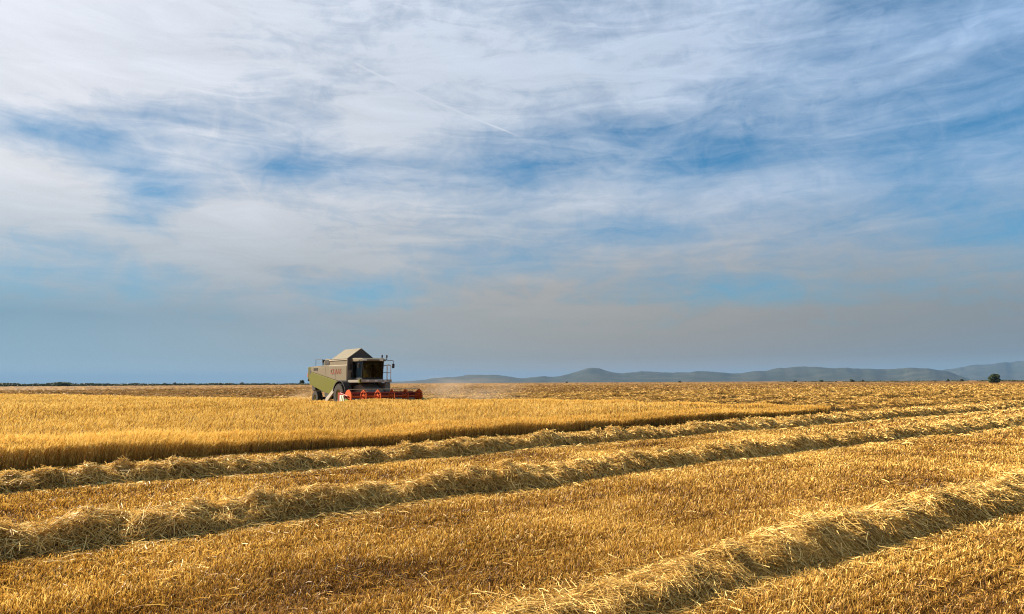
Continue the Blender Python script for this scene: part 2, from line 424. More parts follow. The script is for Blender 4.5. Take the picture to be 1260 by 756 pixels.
# ------------------------------------------------------------------ stubble
def wedge(n, d0, d1, half=52, power=0.0):
    u = rng.random(n)
    d = d0 + (d1 - d0) * u if power == 0 else (d0 ** (power + 1) + u * (d1 ** (power + 1) - d0 ** (power + 1))) ** (1 / (power + 1))
    a = (rng.random(n) * 2 - 1) * R(half)
    return d * np.sin(a), d * np.cos(a), d
def build_stubble():
    Vs, Fs, Ts, off = [], [], [], 0
    # density per metre of depth stays even, so stems grow sparser and broader with distance
    for n, d0, d1, pw, half, wk in ((190000, 2.2, 9, 1.0, 62, 0.8), (460000, 6, 24, 0.35, 50, 0.8), (200000, 20, 80, 0.0, 48, 1.0), (110000, 60, 260, 0.0, 46, 0.9)):
        x, y, d = wedge(n, d0, d1, half, pw)
        keep = ~inside(x, y)
        for c, s0, s1 in NEAR:
            s, t = row_st(c, x, y)
            keep &= ~((np.abs(t) < 0.5) & (s > s0) & (s < s1))
        pat = fbm(x * 0.55 + 9, y * 0.55, 77, 4)
        sr = x * RD[0] + y * RD[1]; tr_ = x * ND[0] + y * ND[1]
        tracks = fbm(sr * 0.08, tr_ * 0.9, 99, 3)
        keep &= rng.random(n) < np.clip(2.4 * (pat - 0.05), 0.7, 1)
        # drilled rows: pull stems onto lines 12.5 cm apart
        q = np.round(tr_ / 0.14) * 0.14 + rng.normal(0, 0.028, n)
        tr2 = np.where(d < 30, q, tr_)
        x = RD[0] * sr + ND[0] * tr2; y = RD[1] * sr + ND[1] * tr2
        x, y, d, pat, tracks = x[keep], y[keep], d[keep], pat[keep], tracks[keep]
        m = len(x)
        w = 0.0036 * np.maximum(1, d / 6.5) * rng.uniform(0.7, 1.5, m) * wk
        h = rng.uniform(0.055, 0.10, m) * (0.65 + 0.7 * pat) * (0.75 + 0.5 * tracks)
        h *= np.where(d > 60, 1.25, 1.0)
        tt_ = x * ND[0] + y * ND[1] + 0.12 * np.sin((x * RD[0] + y * RD[1]) * 0.15)      # wheel tracks midway between the windrows
        mid = np.abs(np.mod(tt_ - 3.62 - 2.55, 5.0) - 2.5)
        h *= 1 - 0.22 * (np.abs(mid - 1.55) < 0.20)
        lean = rng.normal(0, 0.34, (m, 2)) + np.array([0.10, -0.08])
        a = rng.random(m) * 2 * np.pi
        z0 = gz(x, y) - 0.015
        P = np.zeros((m, 3, 3)); 
        for k, f in enumerate((0, 0.55, 1.0)):
            P[:, k, 0] = x + lean[:, 0] * h * f * (0.6 + 0.4 * f); P[:, k, 1] = y + lean[:, 1] * h * f * (0.6 + 0.4 * f); P[:, k, 2] = z0 + h * f
        wd = np.stack([np.cos(a), np.sin(a), np.zeros(m)], 1)
        W = wd[:, None, :] * (w[:, None] * np.array([1.0, 0.95, 0.7])[None, :])[:, :, None]
        V, F = ribbons(P, W)
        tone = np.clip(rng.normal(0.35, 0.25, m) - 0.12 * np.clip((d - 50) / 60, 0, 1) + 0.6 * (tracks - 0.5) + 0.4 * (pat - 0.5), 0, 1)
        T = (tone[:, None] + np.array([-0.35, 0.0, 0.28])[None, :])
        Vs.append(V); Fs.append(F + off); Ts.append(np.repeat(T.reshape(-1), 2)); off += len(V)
        if d1 < 30:      # litter of broken straw lying between the stems
            k = int(m * 0.06)
            x2, y2, d2 = wedge(k, d0, d1, half, pw)
            ok = ~inside(x2, y2); x2, y2, d2 = x2[ok], y2[ok], d2[ok]; k = len(x2)
            L = rng.uniform(0.04, 0.16, k); a = rng.random(k) * 2 * np.pi; zz = gz(x2, y2) + rng.uniform(0.008, 0.06, k)
            dv = np.stack([np.cos(a), np.sin(a), rng.normal(0, 0.25, k)], 1)
            P = np.stack([np.stack([x2, y2, zz], 1) + dv * (L * f)[:, None] for f in (-0.5, 0, 0.5)], 1)
            P[:, 1, 2] += rng.uniform(0, 0.012, k)
            wv_ = unit(np.cross(dv, rng.normal(0, 1, (k, 3)))) * (0.0026 * np.maximum(1, d2 / 6.5))[:, None]
            V, F = ribbons(P, np.repeat(wv_[:, None, :], 3, 1))
            Vs.append(V); Fs.append(F + off); off += len(V)
            Ts.append(np.repeat(np.clip(rng.normal(0.55, 0.2, k), 0, 1), 6))
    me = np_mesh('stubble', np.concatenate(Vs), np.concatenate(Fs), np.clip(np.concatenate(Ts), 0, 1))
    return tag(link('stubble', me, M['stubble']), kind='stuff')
stubble = build_stubble()

# ------------------------------------------------------------------ standing barley
def build_crop():
    Vs, Fs, Ts, off = [], [], [], 0
    def add(V, F, T):
        nonlocal off
        Vs.append(V); Fs.append(F + off); Ts.append(T); off += len(V)
    # points: whole block by depth, plus a dense band along the cut edges
    xs, ys = [], []
    x, y, d = wedge(330000, 8, 130, 56, 0.0); k = inside(x, y); xs.append(x[k]); ys.append(y[k])
    A, B = CROP[0], CROP[1]; C = CROP[2]
    for (p, q, n, dep) in ((A, B, 90000, 1.3), (B, C, 30000, 1.2), (C, CROP[3], 2500, 0.8), (CROP[3], CROP[4], 7000, 0.8), (CROP[4], CROP[5], 3500, .8)):
        t = rng.random(n); e = p + (q - p) * t[:, None]
        nn = np.array([-(q - p)[1], (q - p)[0]]); nn /= np.linalg.norm(nn)
        e2 = e + nn * (rng.random(n) ** 1.3 * dep - 0.06 + 0.34 * (fbm(e[:, 0] * 0.8, e[:, 1] * 0.8, 8, 3) - 0.5))[:, None]
        xs.append(e2[:, 0]); ys.append(e2[:, 1])
    x = np.concatenate(xs); y = np.concatenate(ys); n = len(x)
    d = np.hypot(x, y)
    sr = x * RD[0] + y * RD[1]; tr_ = x * ND[0] + y * ND[1]
    lod = np.maximum(1, d / 13)
    hv = fbm(x * 0.22, y * 0.22, 5, 4); st = fbm(sr * 0.05, tr_ * 0.7, 15, 3)
    h = 0.42 + 0.20 * (hv - 0.5) * 2 + 0.12 * (st - 0.5) * 2 + rng.normal(0, 0.035, n)
    h = h + 0.075 * (fbm(x * 0.9 + 4, y * 0.9, 19, 3) - 0.5) * 2 * np.clip((40 - d) / 20, 0, 1)
    h = h * (0.82 + 0.18 * np.clip(edge_dist(x, y, CROP) / 0.7, 0, 1))
    h = h + 0.10 * np.clip((d - 22) / 20, 0, 1)
    la = 1.2 + (fbm(x * 0.12, y * 0.12, 61, 3) - 0.5) * 3.0
    lean = np.stack([np.cos(la), np.sin(la) * 0.6], 1) * rng.uniform(0.02, 0.22, (n, 1)) + rng.normal(0, 0.07, (n, 2))
    z0 = gz(x, y) - 0.01
    fr = np.array([0, 0.4, 0.8, 1.0])
    P = np.zeros((n, 4, 3))
    for k, f in enumerate(fr):
        P[:, k, 0] = x + lean[:, 0] * h * f ** 1.8; P[:, k, 1] = y + lean[:, 1] * h * f ** 1.8; P[:, k, 2] = z0 + (h - 0.07) * f
    a = rng.random(n) * 2 * np.pi
    wd = np.stack([np.cos(a), np.sin(a), np.zeros(n)], 1)
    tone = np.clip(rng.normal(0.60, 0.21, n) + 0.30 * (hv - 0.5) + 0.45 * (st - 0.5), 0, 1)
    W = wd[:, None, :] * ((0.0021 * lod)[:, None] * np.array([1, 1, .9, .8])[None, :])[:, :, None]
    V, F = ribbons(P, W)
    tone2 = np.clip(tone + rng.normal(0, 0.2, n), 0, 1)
    add(V, F, np.repeat((tone2[:, None] + np.array([-0.34, -0.26, -0.12, 0])[None, :]).reshape(-1), 2))  # stems darken downwards: browner lower stalks plus painted shade of the dense crop
    # ears: nodding, with awns fanning past the tip
    top = P[:, 3]
    nd = unit(np.stack([lean[:, 0] * 2.5 + rng.normal(0, .25, n), lean[:, 1] * 2.5 + rng.normal(0, .25, n), np.full(n, 0.75)], 1))
    L = rng.uniform(0.065, 0.10, n)
    E = np.stack([top, top + nd * (L * 0.35)[:, None], top + nd * (L * 0.8)[:, None], top + nd * (L * 1.9)[:, None] - np.array([0, 0, 1.0]) * (L * 0.22)[:, None]], 1)
    for q in range(2):
        wv = unit(np.cross(nd, wd if q == 0 else np.cross(nd, wd)))
        W = wv[:, None, :] * ((0.0062 * np.maximum(1, d / 17))[:, None] * np.array([0.5, 1.0, 0.85, 0.35])[None, :])[:, :, None]
        V, F = ribbons(E, W)
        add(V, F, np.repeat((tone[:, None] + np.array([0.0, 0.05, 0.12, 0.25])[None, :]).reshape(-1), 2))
    # a dry leaf on every other stem
    sel = np.where(rng.random(n) < 0.5)[0]; m = len(sel)
    f = rng.uniform(0.25, 0.7, m); b = P[sel, 0] + (P[sel, 3] - P[sel, 0]) * f[:, None]
    a = rng.random(m) * 2 * np.pi; o = np.stack([np.cos(a), np.sin(a), np.zeros(m)], 1)
    LL = rng.uniform(0.08, 0.16, m)[:, None]
    Q = np.stack([b, b + o * LL * 0.5 + np.array([0, 0, .5]) * LL, b + o * LL + np.array([0, 0, -.05]) * LL], 1)
    wv = np.stack([-np.sin(a), np.cos(a), np.zeros(m)], 1)
    W = wv[:, None, :] * ((0.0034 * lod[sel])[:, None] * np.array([1, .9, .2])[None, :])[:, :, None]
    V, F = ribbons(Q, W)
    add(V, F, np.repeat(np.repeat(tone[sel] - 0.12, 3), 2))
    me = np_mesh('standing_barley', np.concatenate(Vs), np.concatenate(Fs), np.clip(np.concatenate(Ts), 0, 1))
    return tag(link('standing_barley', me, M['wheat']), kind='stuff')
crop = build_crop()

# ------------------------------------------------------------------ straw windrows
def build_windrow(c, s0, s1, per_m, label, group, ref_d=None, amp=1.0, core_step=0.12, segs=4):
    """one heap of cut straw: a lumpy core under a tangle of separate straws"""
    # core
    S = np.arange(s0, s1, core_step); Tt = np.linspace(-0.95, 0.95, 15)
    ss, tt = np.meshgrid(S, Tt, indexing='ij'); ss, tt = ss.ravel(), tt.ravel()
    ends = np.clip(np.minimum(ss - s0, s1 - ss) / 1.2, 0, 1) ** 0.6
    hz = heap_h(c, ss, tt, amp) * ends
    X, Y = row_xy(c, ss, tt)
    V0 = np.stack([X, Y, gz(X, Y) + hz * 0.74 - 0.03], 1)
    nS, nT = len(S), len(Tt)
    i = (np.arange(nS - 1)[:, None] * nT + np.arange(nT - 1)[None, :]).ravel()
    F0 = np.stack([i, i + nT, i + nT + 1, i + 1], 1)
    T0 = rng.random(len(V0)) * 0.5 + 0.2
    # straws
    n = int((s1 - s0) * per_m)
    s = s0 + (s1 - s0) * rng.random(n)
    if ref_d is None:      # more straws where the row is near
        pass
    t = np.clip(rng.normal(0.0, 0.34 if c > 5 else 0.29, n), -1.05, 1.05)
    stray = rng.random(n) < 0.04
    t = np.where(stray, rng.normal(0, 0.75, n), t)
    X, Y = row_xy(c, s, t)
    d = np.hypot(X, Y)
    lod = np.clip(d / 8.0, 0.75, 60)
    en = np.clip(np.minimum(s - s0, s1 - s) / 1.2, 0, 1) ** 0.6
    hs = heap_h(c, s, t, amp) * en
    e = 0.06
    dhs = (heap_h(c, s + e, t, amp) - heap_h(c, s - e, t, amp)) / (2 * e)
    dht = (heap_h(c, s, t + e, amp) - heap_h(c, s, t - e, amp)) / (2 * e)
    z = gz(X, Y) + hs * (1 - 0.42 * rng.random(n) ** 2) + rng.random(n) ** 3 * 0.06 + 0.01
    th = rng.normal(np.pi / 2, 1.05, n)                       # mostly draped down the sides
    ds, dt = np.cos(th), np.sin(th) * np.where(rng.random(n) < 0.5, 1, -1)
    clump = (fbm(s * 1.3 + 40, t * 1.3 + c, 41, 3) - 0.5) * 4
    cth, sth = np.cos(clump), np.sin(clump)
    ds, dt = ds * cth - dt * sth, ds * sth + dt * cth
    slope = dhs * ds + dht * dt
    up = np.clip(slope, -1.3, 1.3) + rng.normal(0, 0.22, n)
    D = unit(np.stack([RD[0] * ds + ND[0] * dt, RD[1] * ds + ND[1] * dt, up], 1))
    L = rng.uniform(0.08, 0.30, n) * np.where(rng.random(n) < 0.12, 1.35, 1.0) * np.clip(lod ** 0.3, 1, 2.2)
    L = np.where(stray, L * 0.7, L)
    Nn = unit(np.stack([-(RD[0] * dhs + ND[0] * dht), -(RD[1] * dhs + ND[1] * dht), np.ones(n)], 1))
    side = unit(np.cross(D, Nn))
    bend = rng.normal(0, 0.16, n); sag = rng.uniform(-0.02, 0.22, n)
    fr = np.linspace(-0.5, 0.5, segs)
    C0 = np.stack([X, Y, z], 1)
    P = np.stack([C0 + D * (L * f)[:, None] + side * (bend * L * (f * f - 0.08) * 2)[:, None] - Nn * (sag * L * f * f * 1.6)[:, None] for f in fr], 1)
    P[:, :, 2] = np.maximum(P[:, :, 2], 0.005 + (gz(P[:, :, 0].ravel(), P[:, :, 1].ravel()) .reshape(n, segs)))
    w = rng.uniform(0.0016, 0.0040, n) * lod
    roll = rng.random(n) * np.pi
    wdir = side * np.cos(roll)[:, None] + np.cross(D, side) * np.sin(roll)[:, None]
    W = np.repeat((wdir * w[:, None])[:, None, :], segs, 1)
    V1, F1 = ribbons(P, W)
    tone = np.clip(rng.normal(0.60, 0.27, n), 0.0, 1)
    T1 = np.repeat(np.repeat(tone, segs), 2)
    V = np.concatenate([V0, V1]); F = np.concatenate([F0, F1 + len(V0)])
    mi = np.concatenate([np.zeros(len(F0)), np.ones(len(F1))])
    # the thing's own origin sits under the middle of the heap
    me = np_mesh('straw_windrow', V, F, np.concatenate([T0, T1]), mi)
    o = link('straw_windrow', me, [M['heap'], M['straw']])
    return tag(o, label, 'windrow', group)
GW = 'straw windrows left on the stubble'
build_windrow(NEAR[0][0], NEAR[0][1], NEAR[0][2], 6800, 'nearest straw windrow, short and wide, running out of the bottom right of the photo', GW)
build_windrow(NEAR[1][0], NEAR[1][1], NEAR[1][2], 3300, 'long straw windrow crossing the whole stubble from the left edge to the right edge', GW)
build_windrow(NEAR[2][0], NEAR[2][1], NEAR[2][2], 2800, 'straw windrow lying along the front edge of the standing golden crop', GW)

# rows farther out: beyond the end and the far side of the standing crop
def far_row(c, s0, s1, label, group, coef=6500.0, cap=380):
    S = [s0]
    while S[-1] < s1:
        X, Y = row_xy(c, np.array([S[-1]]), np.array([0.0]))
        S.append(S[-1] + float(np.clip(np.hypot(X, Y)[0] * 0.0032, 0.16, 0.9)))
    S = np.array(S); Tt = np.linspace(-0.95, 0.95, 9)
    ss, tt = np.meshgrid(S, Tt, indexing='ij'); ss, tt = ss.ravel(), tt.ravel()
    gap = np.clip(2.6 * (fbm(ss * 0.30 + c * 13, ss * 0 + 3, 55, 3) - 0.12), 0.40, 1.15)
    ends = np.clip(np.minimum(ss - s0, s1 - ss) / 1.2, 0, 1) ** 0.6
    hz = heap_h(c, ss, tt, 1.0) * ends * gap
    X, Y = row_xy(c, ss, tt)
    V0 = np.stack([X, Y, gz(X, Y) + hz * 0.95 - 0.03], 1)
    nS, nT = len(S), len(Tt)
    i = (np.arange(nS - 1)[:, None] * nT + np.arange(nT - 1)[None, :]).ravel()
    F0 = np.stack([i, i + nT, i + nT + 1, i + 1], 1)
    T0 = 0.25 + rng.random(len(V0)) * 0.5
    # straws, fewer and broader with distance
    cand = np.linspace(s0, s1, 4000); xc, yc = row_xy(c, cand, cand * 0)
    dens = np.minimum(cap, coef / np.hypot(xc, yc)) * np.where(np.abs(np.degrees(np.arctan2(xc, yc))) < 48, 1, 0.05)
    cdf = np.cumsum(dens); n = int(cdf[-1] * (s1 - s0) / 4000); cdf /= cdf[-1]
    s = np.interp(rng.random(n), cdf, cand)
    t = np.clip(rng.normal(0, 0.42, n), -1.0, 1.0)
    X, Y = row_xy(c, s, t); d = np.hypot(X, Y); lod = np.clip(d / 9.0, 1, 60)
    g2 = np.clip(2.6 * (fbm(s * 0.30 + c * 13, s * 0 + 3, 55, 3) - 0.12), 0.40, 1.15)
    z = heap_h(c, s, t, 1.0) * g2 * (0.9 + 0.2 * rng.random(n)) + 0.02
    th = rng.random(n) * 2 * np.pi; L = rng.uniform(0.15, 0.5, n) * np.clip(lod ** 0.25, 1, 2.0)
    D = unit(np.stack([np.cos(th), np.sin(th), rng.normal(-0.05, 0.35, n)], 1))
    C0 = np.stack([X, Y, z], 1); side = unit(np.cross(D, rng.normal(0, 1, (n, 3))))
    P = np.stack([C0 + D * (L * f)[:, None] for f in (-0.5, 0.0, 0.5)], 1)
    P[:, 1, 2] += L * 0.10
    P[:, :, 2] = np.maximum(P[:, :, 2], 0.01)
    w = rng.uniform(0.0017, 0.0034, n) * lod
    V1, F1 = ribbons(P, np.repeat((side * w[:, None])[:, None, :], 3, 1))
    T1 = np.repeat(np.clip(rng.normal(0.42, 0.13, n), 0.05, 1), 6)
    V = np.concatenate([V0, V1]); F = np.concatenate([F0, F1 + len(V0)])
    mi = np.concatenate([np.zeros(len(F0)), np.ones(len(F1))])
    o = link('straw_windrow', np_mesh('straw_windrow', V, F, np.concatenate([T0, T1]), mi), [M['heap'], M['old_straw' if c > 70 else 'straw']])
    return tag(o, label, 'windrow', group)
def exit_s(c, ang0=-47):
    s = np.arange(-400, 500, 0.5)
    x, y = row_xy(c, s, s * 0)
    a = np.degrees(np.arctan2(x, y))
    bad = inside(x, y) | (a < ang0) | (y < 0)
    near = edge_dist(x, y, CROP) < 1.0
    last = np.where(bad | near)[0]
    return float(s[last[-1]] + 0.5) if len(last) else None
FAR_LABELS = ['straw windrow just beyond the right tip of the standing golden crop', 'second straw windrow past the right tip of the standing crop']
k = 0; c = 18.7
while c < 215:
    s0 = exit_s(c)
    s1 = min(s0 + 330, 330) if c < 60 else s0 + 330
    # stop where the row leaves the view on the right
    s = np.arange(s0, s1, 1.0); x, y = row_xy(c, s, s * 0)
    vis = np.where(np.degrees(np.arctan2(x, y)) < 44)[0]
    s1 = float(s[vis[-1]]) if len(vis) else s1
    s1 = min(s1, s0 + 300)
    far_row(c, s0, s1, FAR_LABELS[k] if k < 2 else 'low straw windrow far out on the harvested field, one of many in parallel rows',
            'straw windrows far out on the field' if k >= 2 else GW)
    c += 5.0 + 0.5 * math.sin(k * 1.7); k += 1
# the mass of rows past those
def distant_rows():
    Vs, Fs, Ts, off = [], [], [], 0
    c = 222.0
    while c < 1500:
        a = np.radians(np.linspace(-50, 44, 700))
        dd = c / np.cos(a - R(-38.5)); ok = dd < 2500
        x0, y0 = dd * np.sin(a), dd * np.cos(a)
        x0, y0 = x0[ok], y0[ok]; m = len(x0)
        wdt = 0.8 + c / 400; hh = (0.30 + 0.35 * rng.random(m)) * (1 + c / 2500)
        z = np.stack([np.full(m, -0.02), hh, np.full(m, -0.02)], 1)
        o = np.array([-wdt, 0, wdt])
        P = np.stack([np.stack([x0 + ND[0] * q, y0 + ND[1] * q, z[:, j]], 1) for j, q in enumerate(o)], 1)
        V = P.reshape(-1, 3); i = (np.arange(m - 1)[:, None] * 3 + np.arange(2)[None, :]).ravel()
        Vs.append(V); Fs.append(np.stack([i, i + 3, i + 4, i + 1], 1) + off); off += len(V)
        Ts.append(rng.random(len(V)) * 0.45)
        c *= 1.045
    o = link('distant_windrows', np_mesh('distant_windrows', np.concatenate(Vs), np.concatenate(Fs), np.concatenate(Ts)), M['old_straw'])
    return tag(o, kind='stuff')
distant_rows()

# ------------------------------------------------------------------ trees and hedges on the skyline
def leaves(cloud, size, n_tone=(0.5, 0.25)):
    n = len(cloud)
    a = unit(rng.normal(0, 1, (n, 3))); b = unit(np.cross(a, rng.normal(0, 1, (n, 3))))
    s = (size * rng.uniform(0.5, 1.3, n))[:, None]
    V = np.stack([cloud - a * s, cloud + b * s * 0.6, cloud + a * s, cloud - b * s * 0.6], 1).reshape(-1, 3)
    F = np.arange(n * 4).reshape(-1, 4)
    T = np.repeat(np.clip(rng.normal(*n_tone, n), 0, 1), 4)
    return V, F, T
def tubes(segs, sides=7):
    Vs, Fs, off = [], [], 0
    for (p, q, r0, r1) in segs:
        p, q = np.array(p, float), np.array(q, float); ax_ = unit(q - p)
        u = unit(np.cross(ax_, [0.31, 0.9, 0.2])); v = np.cross(ax_, u)
        an = np.linspace(0, 2 * np.pi, sides, endpoint=False)
        ring = np.cos(an)[:, None] * u + np.sin(an)[:, None] * v
        Vs += [p + ring * r0, q + ring * r1]
        i = np.arange(sides); j = (i + 1) % sides
        Fs.append(np.stack([i, j, j + sides, i + sides], 1) + off); off += 2 * sides
    return np.concatenate(Vs), np.concatenate(Fs)
def tree(name, loc, w, h, trunk_h, nleaf, leaf, label, cat='tree', group=None, mat='leaf', flat=1.0, lobes=16):
    e = bpy.data.objects.new(name, None); COL.objects.link(e); e.location = (*loc, 0)
    e.empty_display_size = 0.5
    tag(e, label, cat, group)
    r = w / 2
    limb_end = []
    segs = [((0, 0, -0.1), (0.03 * w, 0.0, trunk_h), 0.055 * h, 0.042 * h)]
    for i in range(7):
        a = i * 0.9 + rng.random() * 0.5; rr = r * rng.uniform(0.4, 0.75)
        q = (rr * math.cos(a), rr * math.sin(a), trunk_h + (h - trunk_h) * rng.uniform(0.3, 0.75))
        segs.append(((0.03 * w, 0, trunk_h * rng.uniform(0.7, 1.0)), q, 0.03 * h, 0.008 * h))
    V, F = tubes(segs)
    link('trunk', np_mesh('trunk', V, F), M['bark'], e)
    pts = []
    hc = trunk_h * 0.75
    for i in range(lobes):
        a = rng.random() * 2 * np.pi; q = math.sqrt(rng.random()) * 0.72
        zz = rng.random() ** 0.8
        env = math.sqrt(max(0.0, 1 - (zz * 0.9) ** 2.2))
        lr = r * rng.uniform(0.26, 0.42)
        cpos = np.array([q * r * env * math.cos(a), q * r * env * math.sin(a), hc + (h - hc - lr * 0.6) * zz])
        m = nleaf // lobes
        dvec = unit(rng.normal(0, 1, (m, 3))) * (lr * rng.random(m) ** 0.45)[:, None] * np.array([1, 1, 0.8 * flat])
        pts.append(cpos + dvec)
    pts = np.concatenate(pts); pts = pts[pts[:, 2] > hc * 0.5]
    V, F, T = leaves(pts, leaf)
    link('crown', np_mesh('crown', V, F, T, smooth=False), M[mat], e)
    return e
def at_az(px, d):
    t = (px - 630) / 840 / math.cos(PITCH)
    a = math.atan((px - 630) / (840 * math.cos(PITCH) + 93 * math.sin(PITCH)))
    return (d * math.sin(a), d * math.cos(a))
tree('oak_tree', at_az(1223, 520), 8.8, 5.4, 0.4, 7500, 0.36, 'round dark green tree standing alone on the skyline at the right', lobes=22)
tree('oak_tree', at_az(371, 560), 4.4, 4.6, 1.6, 1400, 0.30, 'small round dark tree on the skyline just left of the combine')
tree('oak_tree', at_az(76.5, 720), 20.5, 5.0, 1.0, 4200, 0.45, 'broad low clump of dark trees rising from the hedge line at the left', flat=0.6, lobes=26)
for px, d, w, h, lab in ((202, 740, 5.5, 3.8, 'small dark bush on the hedge line, left one of a close pair'),
                         (214, 740, 4.0, 3.6, 'small dark bush on the hedge line, right one of a close pair'),
                         (295, 740, 9.0, 4.0, 'wide dark bush on the hedge line halfway between the left edge and the combine'),
                         (697, 900, 3.4, 2.6, 'tiny dark bush on the skyline below the tallest blue hill'),
                         (836, 900, 5.5, 3.0, 'small dark bush on the skyline under the middle of the blue hills'),
                         (978, 800, 4.0, 2.6, 'small low dark bush on the skyline left of three others'),
                         (1011, 780, 6.2, 3.6, 'dark bush on the skyline right below the flat hilltop'),
                         (1048, 780, 6.6, 3.4, 'wide dark bush on the skyline, left of a close pair near the right hills'),
                         (1061, 790, 4.2, 2.8, 'narrow dark bush on the skyline, right of a close pair near the right hills'),
                         (1166, 760, 3.0, 3.2, 'small dark bush on the skyline left of the lone round tree'),
                         (1183, 760, 4.2, 2.8, 'low dark bush on the skyline close to the lone round tree')):
    tree('bush', at_az(px, d), w, h, 0.5, 700, 0.30, lab, 'bush', 'bushes along the skyline', 'leaf_dark', lobes=9)
def hedge(px0, px1, d, h0, h1, n, gap, size):
    u = rng.random(n); px = px0 + (px1 - px0) * u
    a = np.arctan((px - 630) / 846.0)
    dd = d + rng.normal(0, 4, n)
    hh = h0 + (h1 - h0) * u
    hh = hh * (0.55 + 0.75 * fbm(px * 0.12, px * 0 + d, 9, 4))
    keep = vnoise(px * 0.06, px * 0 + 2.5, 4) > gap
    z = hh * rng.random(n) ** 0.75
    P = np.stack([dd * np.sin(a), dd * np.cos(a), z], 1)[keep]
    V, F, T = leaves(P, size)
    return V, F, T
parts = [hedge(-160, 400, 745, 4.0, 2.0, 36000, -1, 0.55), hedge(960, 1420, 830, 1.3, 2.0, 9000, 0.30, 0.5), hedge(600, 960, 930, 0.7, 0.9, 3000, 0.5, 0.45)]
Vs, Fs, Ts, off = [], [], [], 0
for V, F, T in parts:
    Vs.append(V); Fs.append(F + off); Ts.append(T); off += len(V)
tag(link('distant_hedgerow', np_mesh('distant_hedgerow', np.concatenate(Vs), np.concatenate(Fs), np.concatenate(Ts), smooth=False), M['leaf_dark']), kind='stuff')

# ------------------------------------------------------------------ hills
def hill_mat():
    m, nt, out = new_mat('scrub_hillside')
    tcn = nt.nodes.new('ShaderNodeTexCoord')
    nz = nt.nodes.new('ShaderNodeTexNoise'); nz.inputs['Scale'].default_value = 0.004
    nz.inputs['Detail'].default_value = 8; nz.inputs['Roughness'].default_value = 0.6
    nt.links.new(tcn.outputs['Object'], nz.inputs['Vector'])
    cr = nt.nodes.new('ShaderNodeValToRGB'); e = cr.color_ramp.elements
    e[0].position = 0.35; e[0].color = (0.018, 0.025, 0.018, 1)
    e[1].position = 0.68; e[1].color = (0.048, 0.048, 0.034, 1)
    nt.links.new(nz.outputs[0], cr.inputs[0])
    bs = nt.nodes.new('ShaderNodeBsdfPrincipled'); bs.inputs['Roughness'].default_value = 0.95
    bs.inputs['Specular IOR Level'].default_value = 0.05
    nt.links.new(cr.outputs[0], bs.inputs['Base Color']); nt.links.new(bs.outputs[0], out.inputs[0])
    return m
M['hill'] = hill_mat()
def hill_range(name, d, depth, prof, seed):
    """ridge line given as azimuth (px of a 24 mm view) and rise in milli-slope; a real slope in front and behind"""
    px = np.arange(prof[0][0], prof[-1][0], 2.0)
    rise = np.interp(px, [p[0] for p in prof], [p[1] for p in prof])
    ker = np.hanning(9); ker /= ker.sum()
    rise = rise * 0.95
    rise = np.convolve(np.pad(rise, 4, 'edge'), ker, 'valid')
    rise = rise + (fbm(px * 0.045, px * 0 + seed, seed, 5) - 0.5) * 3.6 * np.clip(rise / 6, 0, 1)
    H = np.maximum(rise, 0) / 846.0 * d
    a = np.arctan((px - 630) / 846.0)
    U = np.linspace(-1, 1, 33)
    V = []
    for u in U:
        dd = d + u * depth + (fbm(px * 0.02, px * 0 + 5 + seed, seed + 3, 3) - 0.5) * depth * 0.5
        spur = fbm(px * 0.035 + u * 0.8, px * 0 + u * 1.7, seed + 9, 4)
        z = H * np.clip((1 - abs(u) ** 1.3), 0, 1) * np.where(abs(u) < 0.04, 1.0, 0.72 + 0.5 * spur * (1 - abs(u)))
        z = np.minimum(z, H * dd / d)
        V.append(np.stack([dd * np.sin(a), dd * np.cos(a), z - 3.0 * abs(u)], 1))
    V = np.concatenate(V); n = len(px)
    i = (np.arange(len(U) - 1)[:, None] * n + np.arange(n - 1)[None, :]).ravel()
    F = np.stack([i, i + 1, i + n + 1, i + n], 1)
    return tag(link(name, np_mesh(name, V, F), M['hill']), kind='structure')
hill_range('hills', 9000, 1500, [(420, 0), (480, 2), (520, 4.5), (556, 8.5), (575, 10.5), (603, 11), (618, 9.5), (640, 6), (660, 6.5), (682, 8), (700, 11.5), (715, 15.5), (728, 17.8), (738, 17), (752, 13.5), (765, 10.8),
                                 (775, 12.5), (790, 13.5), (832, 12), (866, 13), (900, 11), (940, 12.5), (960, 15.5), (985, 17.3), (1010, 16.3), (1050, 15), (1080, 13.8), (1110, 14.3), (1150, 12.3), (1166, 11), (1180, 6), (1196, 0)], 3)
hill_range('hills', 14500, 2200, [(1100, 0), (1150, 9), (1165, 12.5), (1200, 16), (1218, 17), (1240, 19), (1262, 20.5), (1300, 22), (1350, 20), (1420, 16), (1480, 0)], 12)

# ------------------------------------------------------------------ air
def haze():
    bm = bmesh.new(); bmesh.ops.create_cube(bm, size=2)
    for v in bm.verts:
        v.co = Vector((v.co.x * 36000, v.co.y * 36000, 215 + v.co.z * 219))
    me = bpy.data.meshes.new('haze'); bm.to_mesh(me); bm.free()
    m, nt, out = new_mat('air')
    pv = nt.nodes.new('ShaderNodeVolumePrincipled')
    pv.inputs['Color'].default_value = (0.12, 0.235, 0.41, 1)
    pv.inputs['Density'].default_value = 4.8e-5
    nt.links.new(pv.outputs[0], out.inputs['Volume'])
    return tag(link('haze', me, m), kind='stuff')
HAZE = haze()

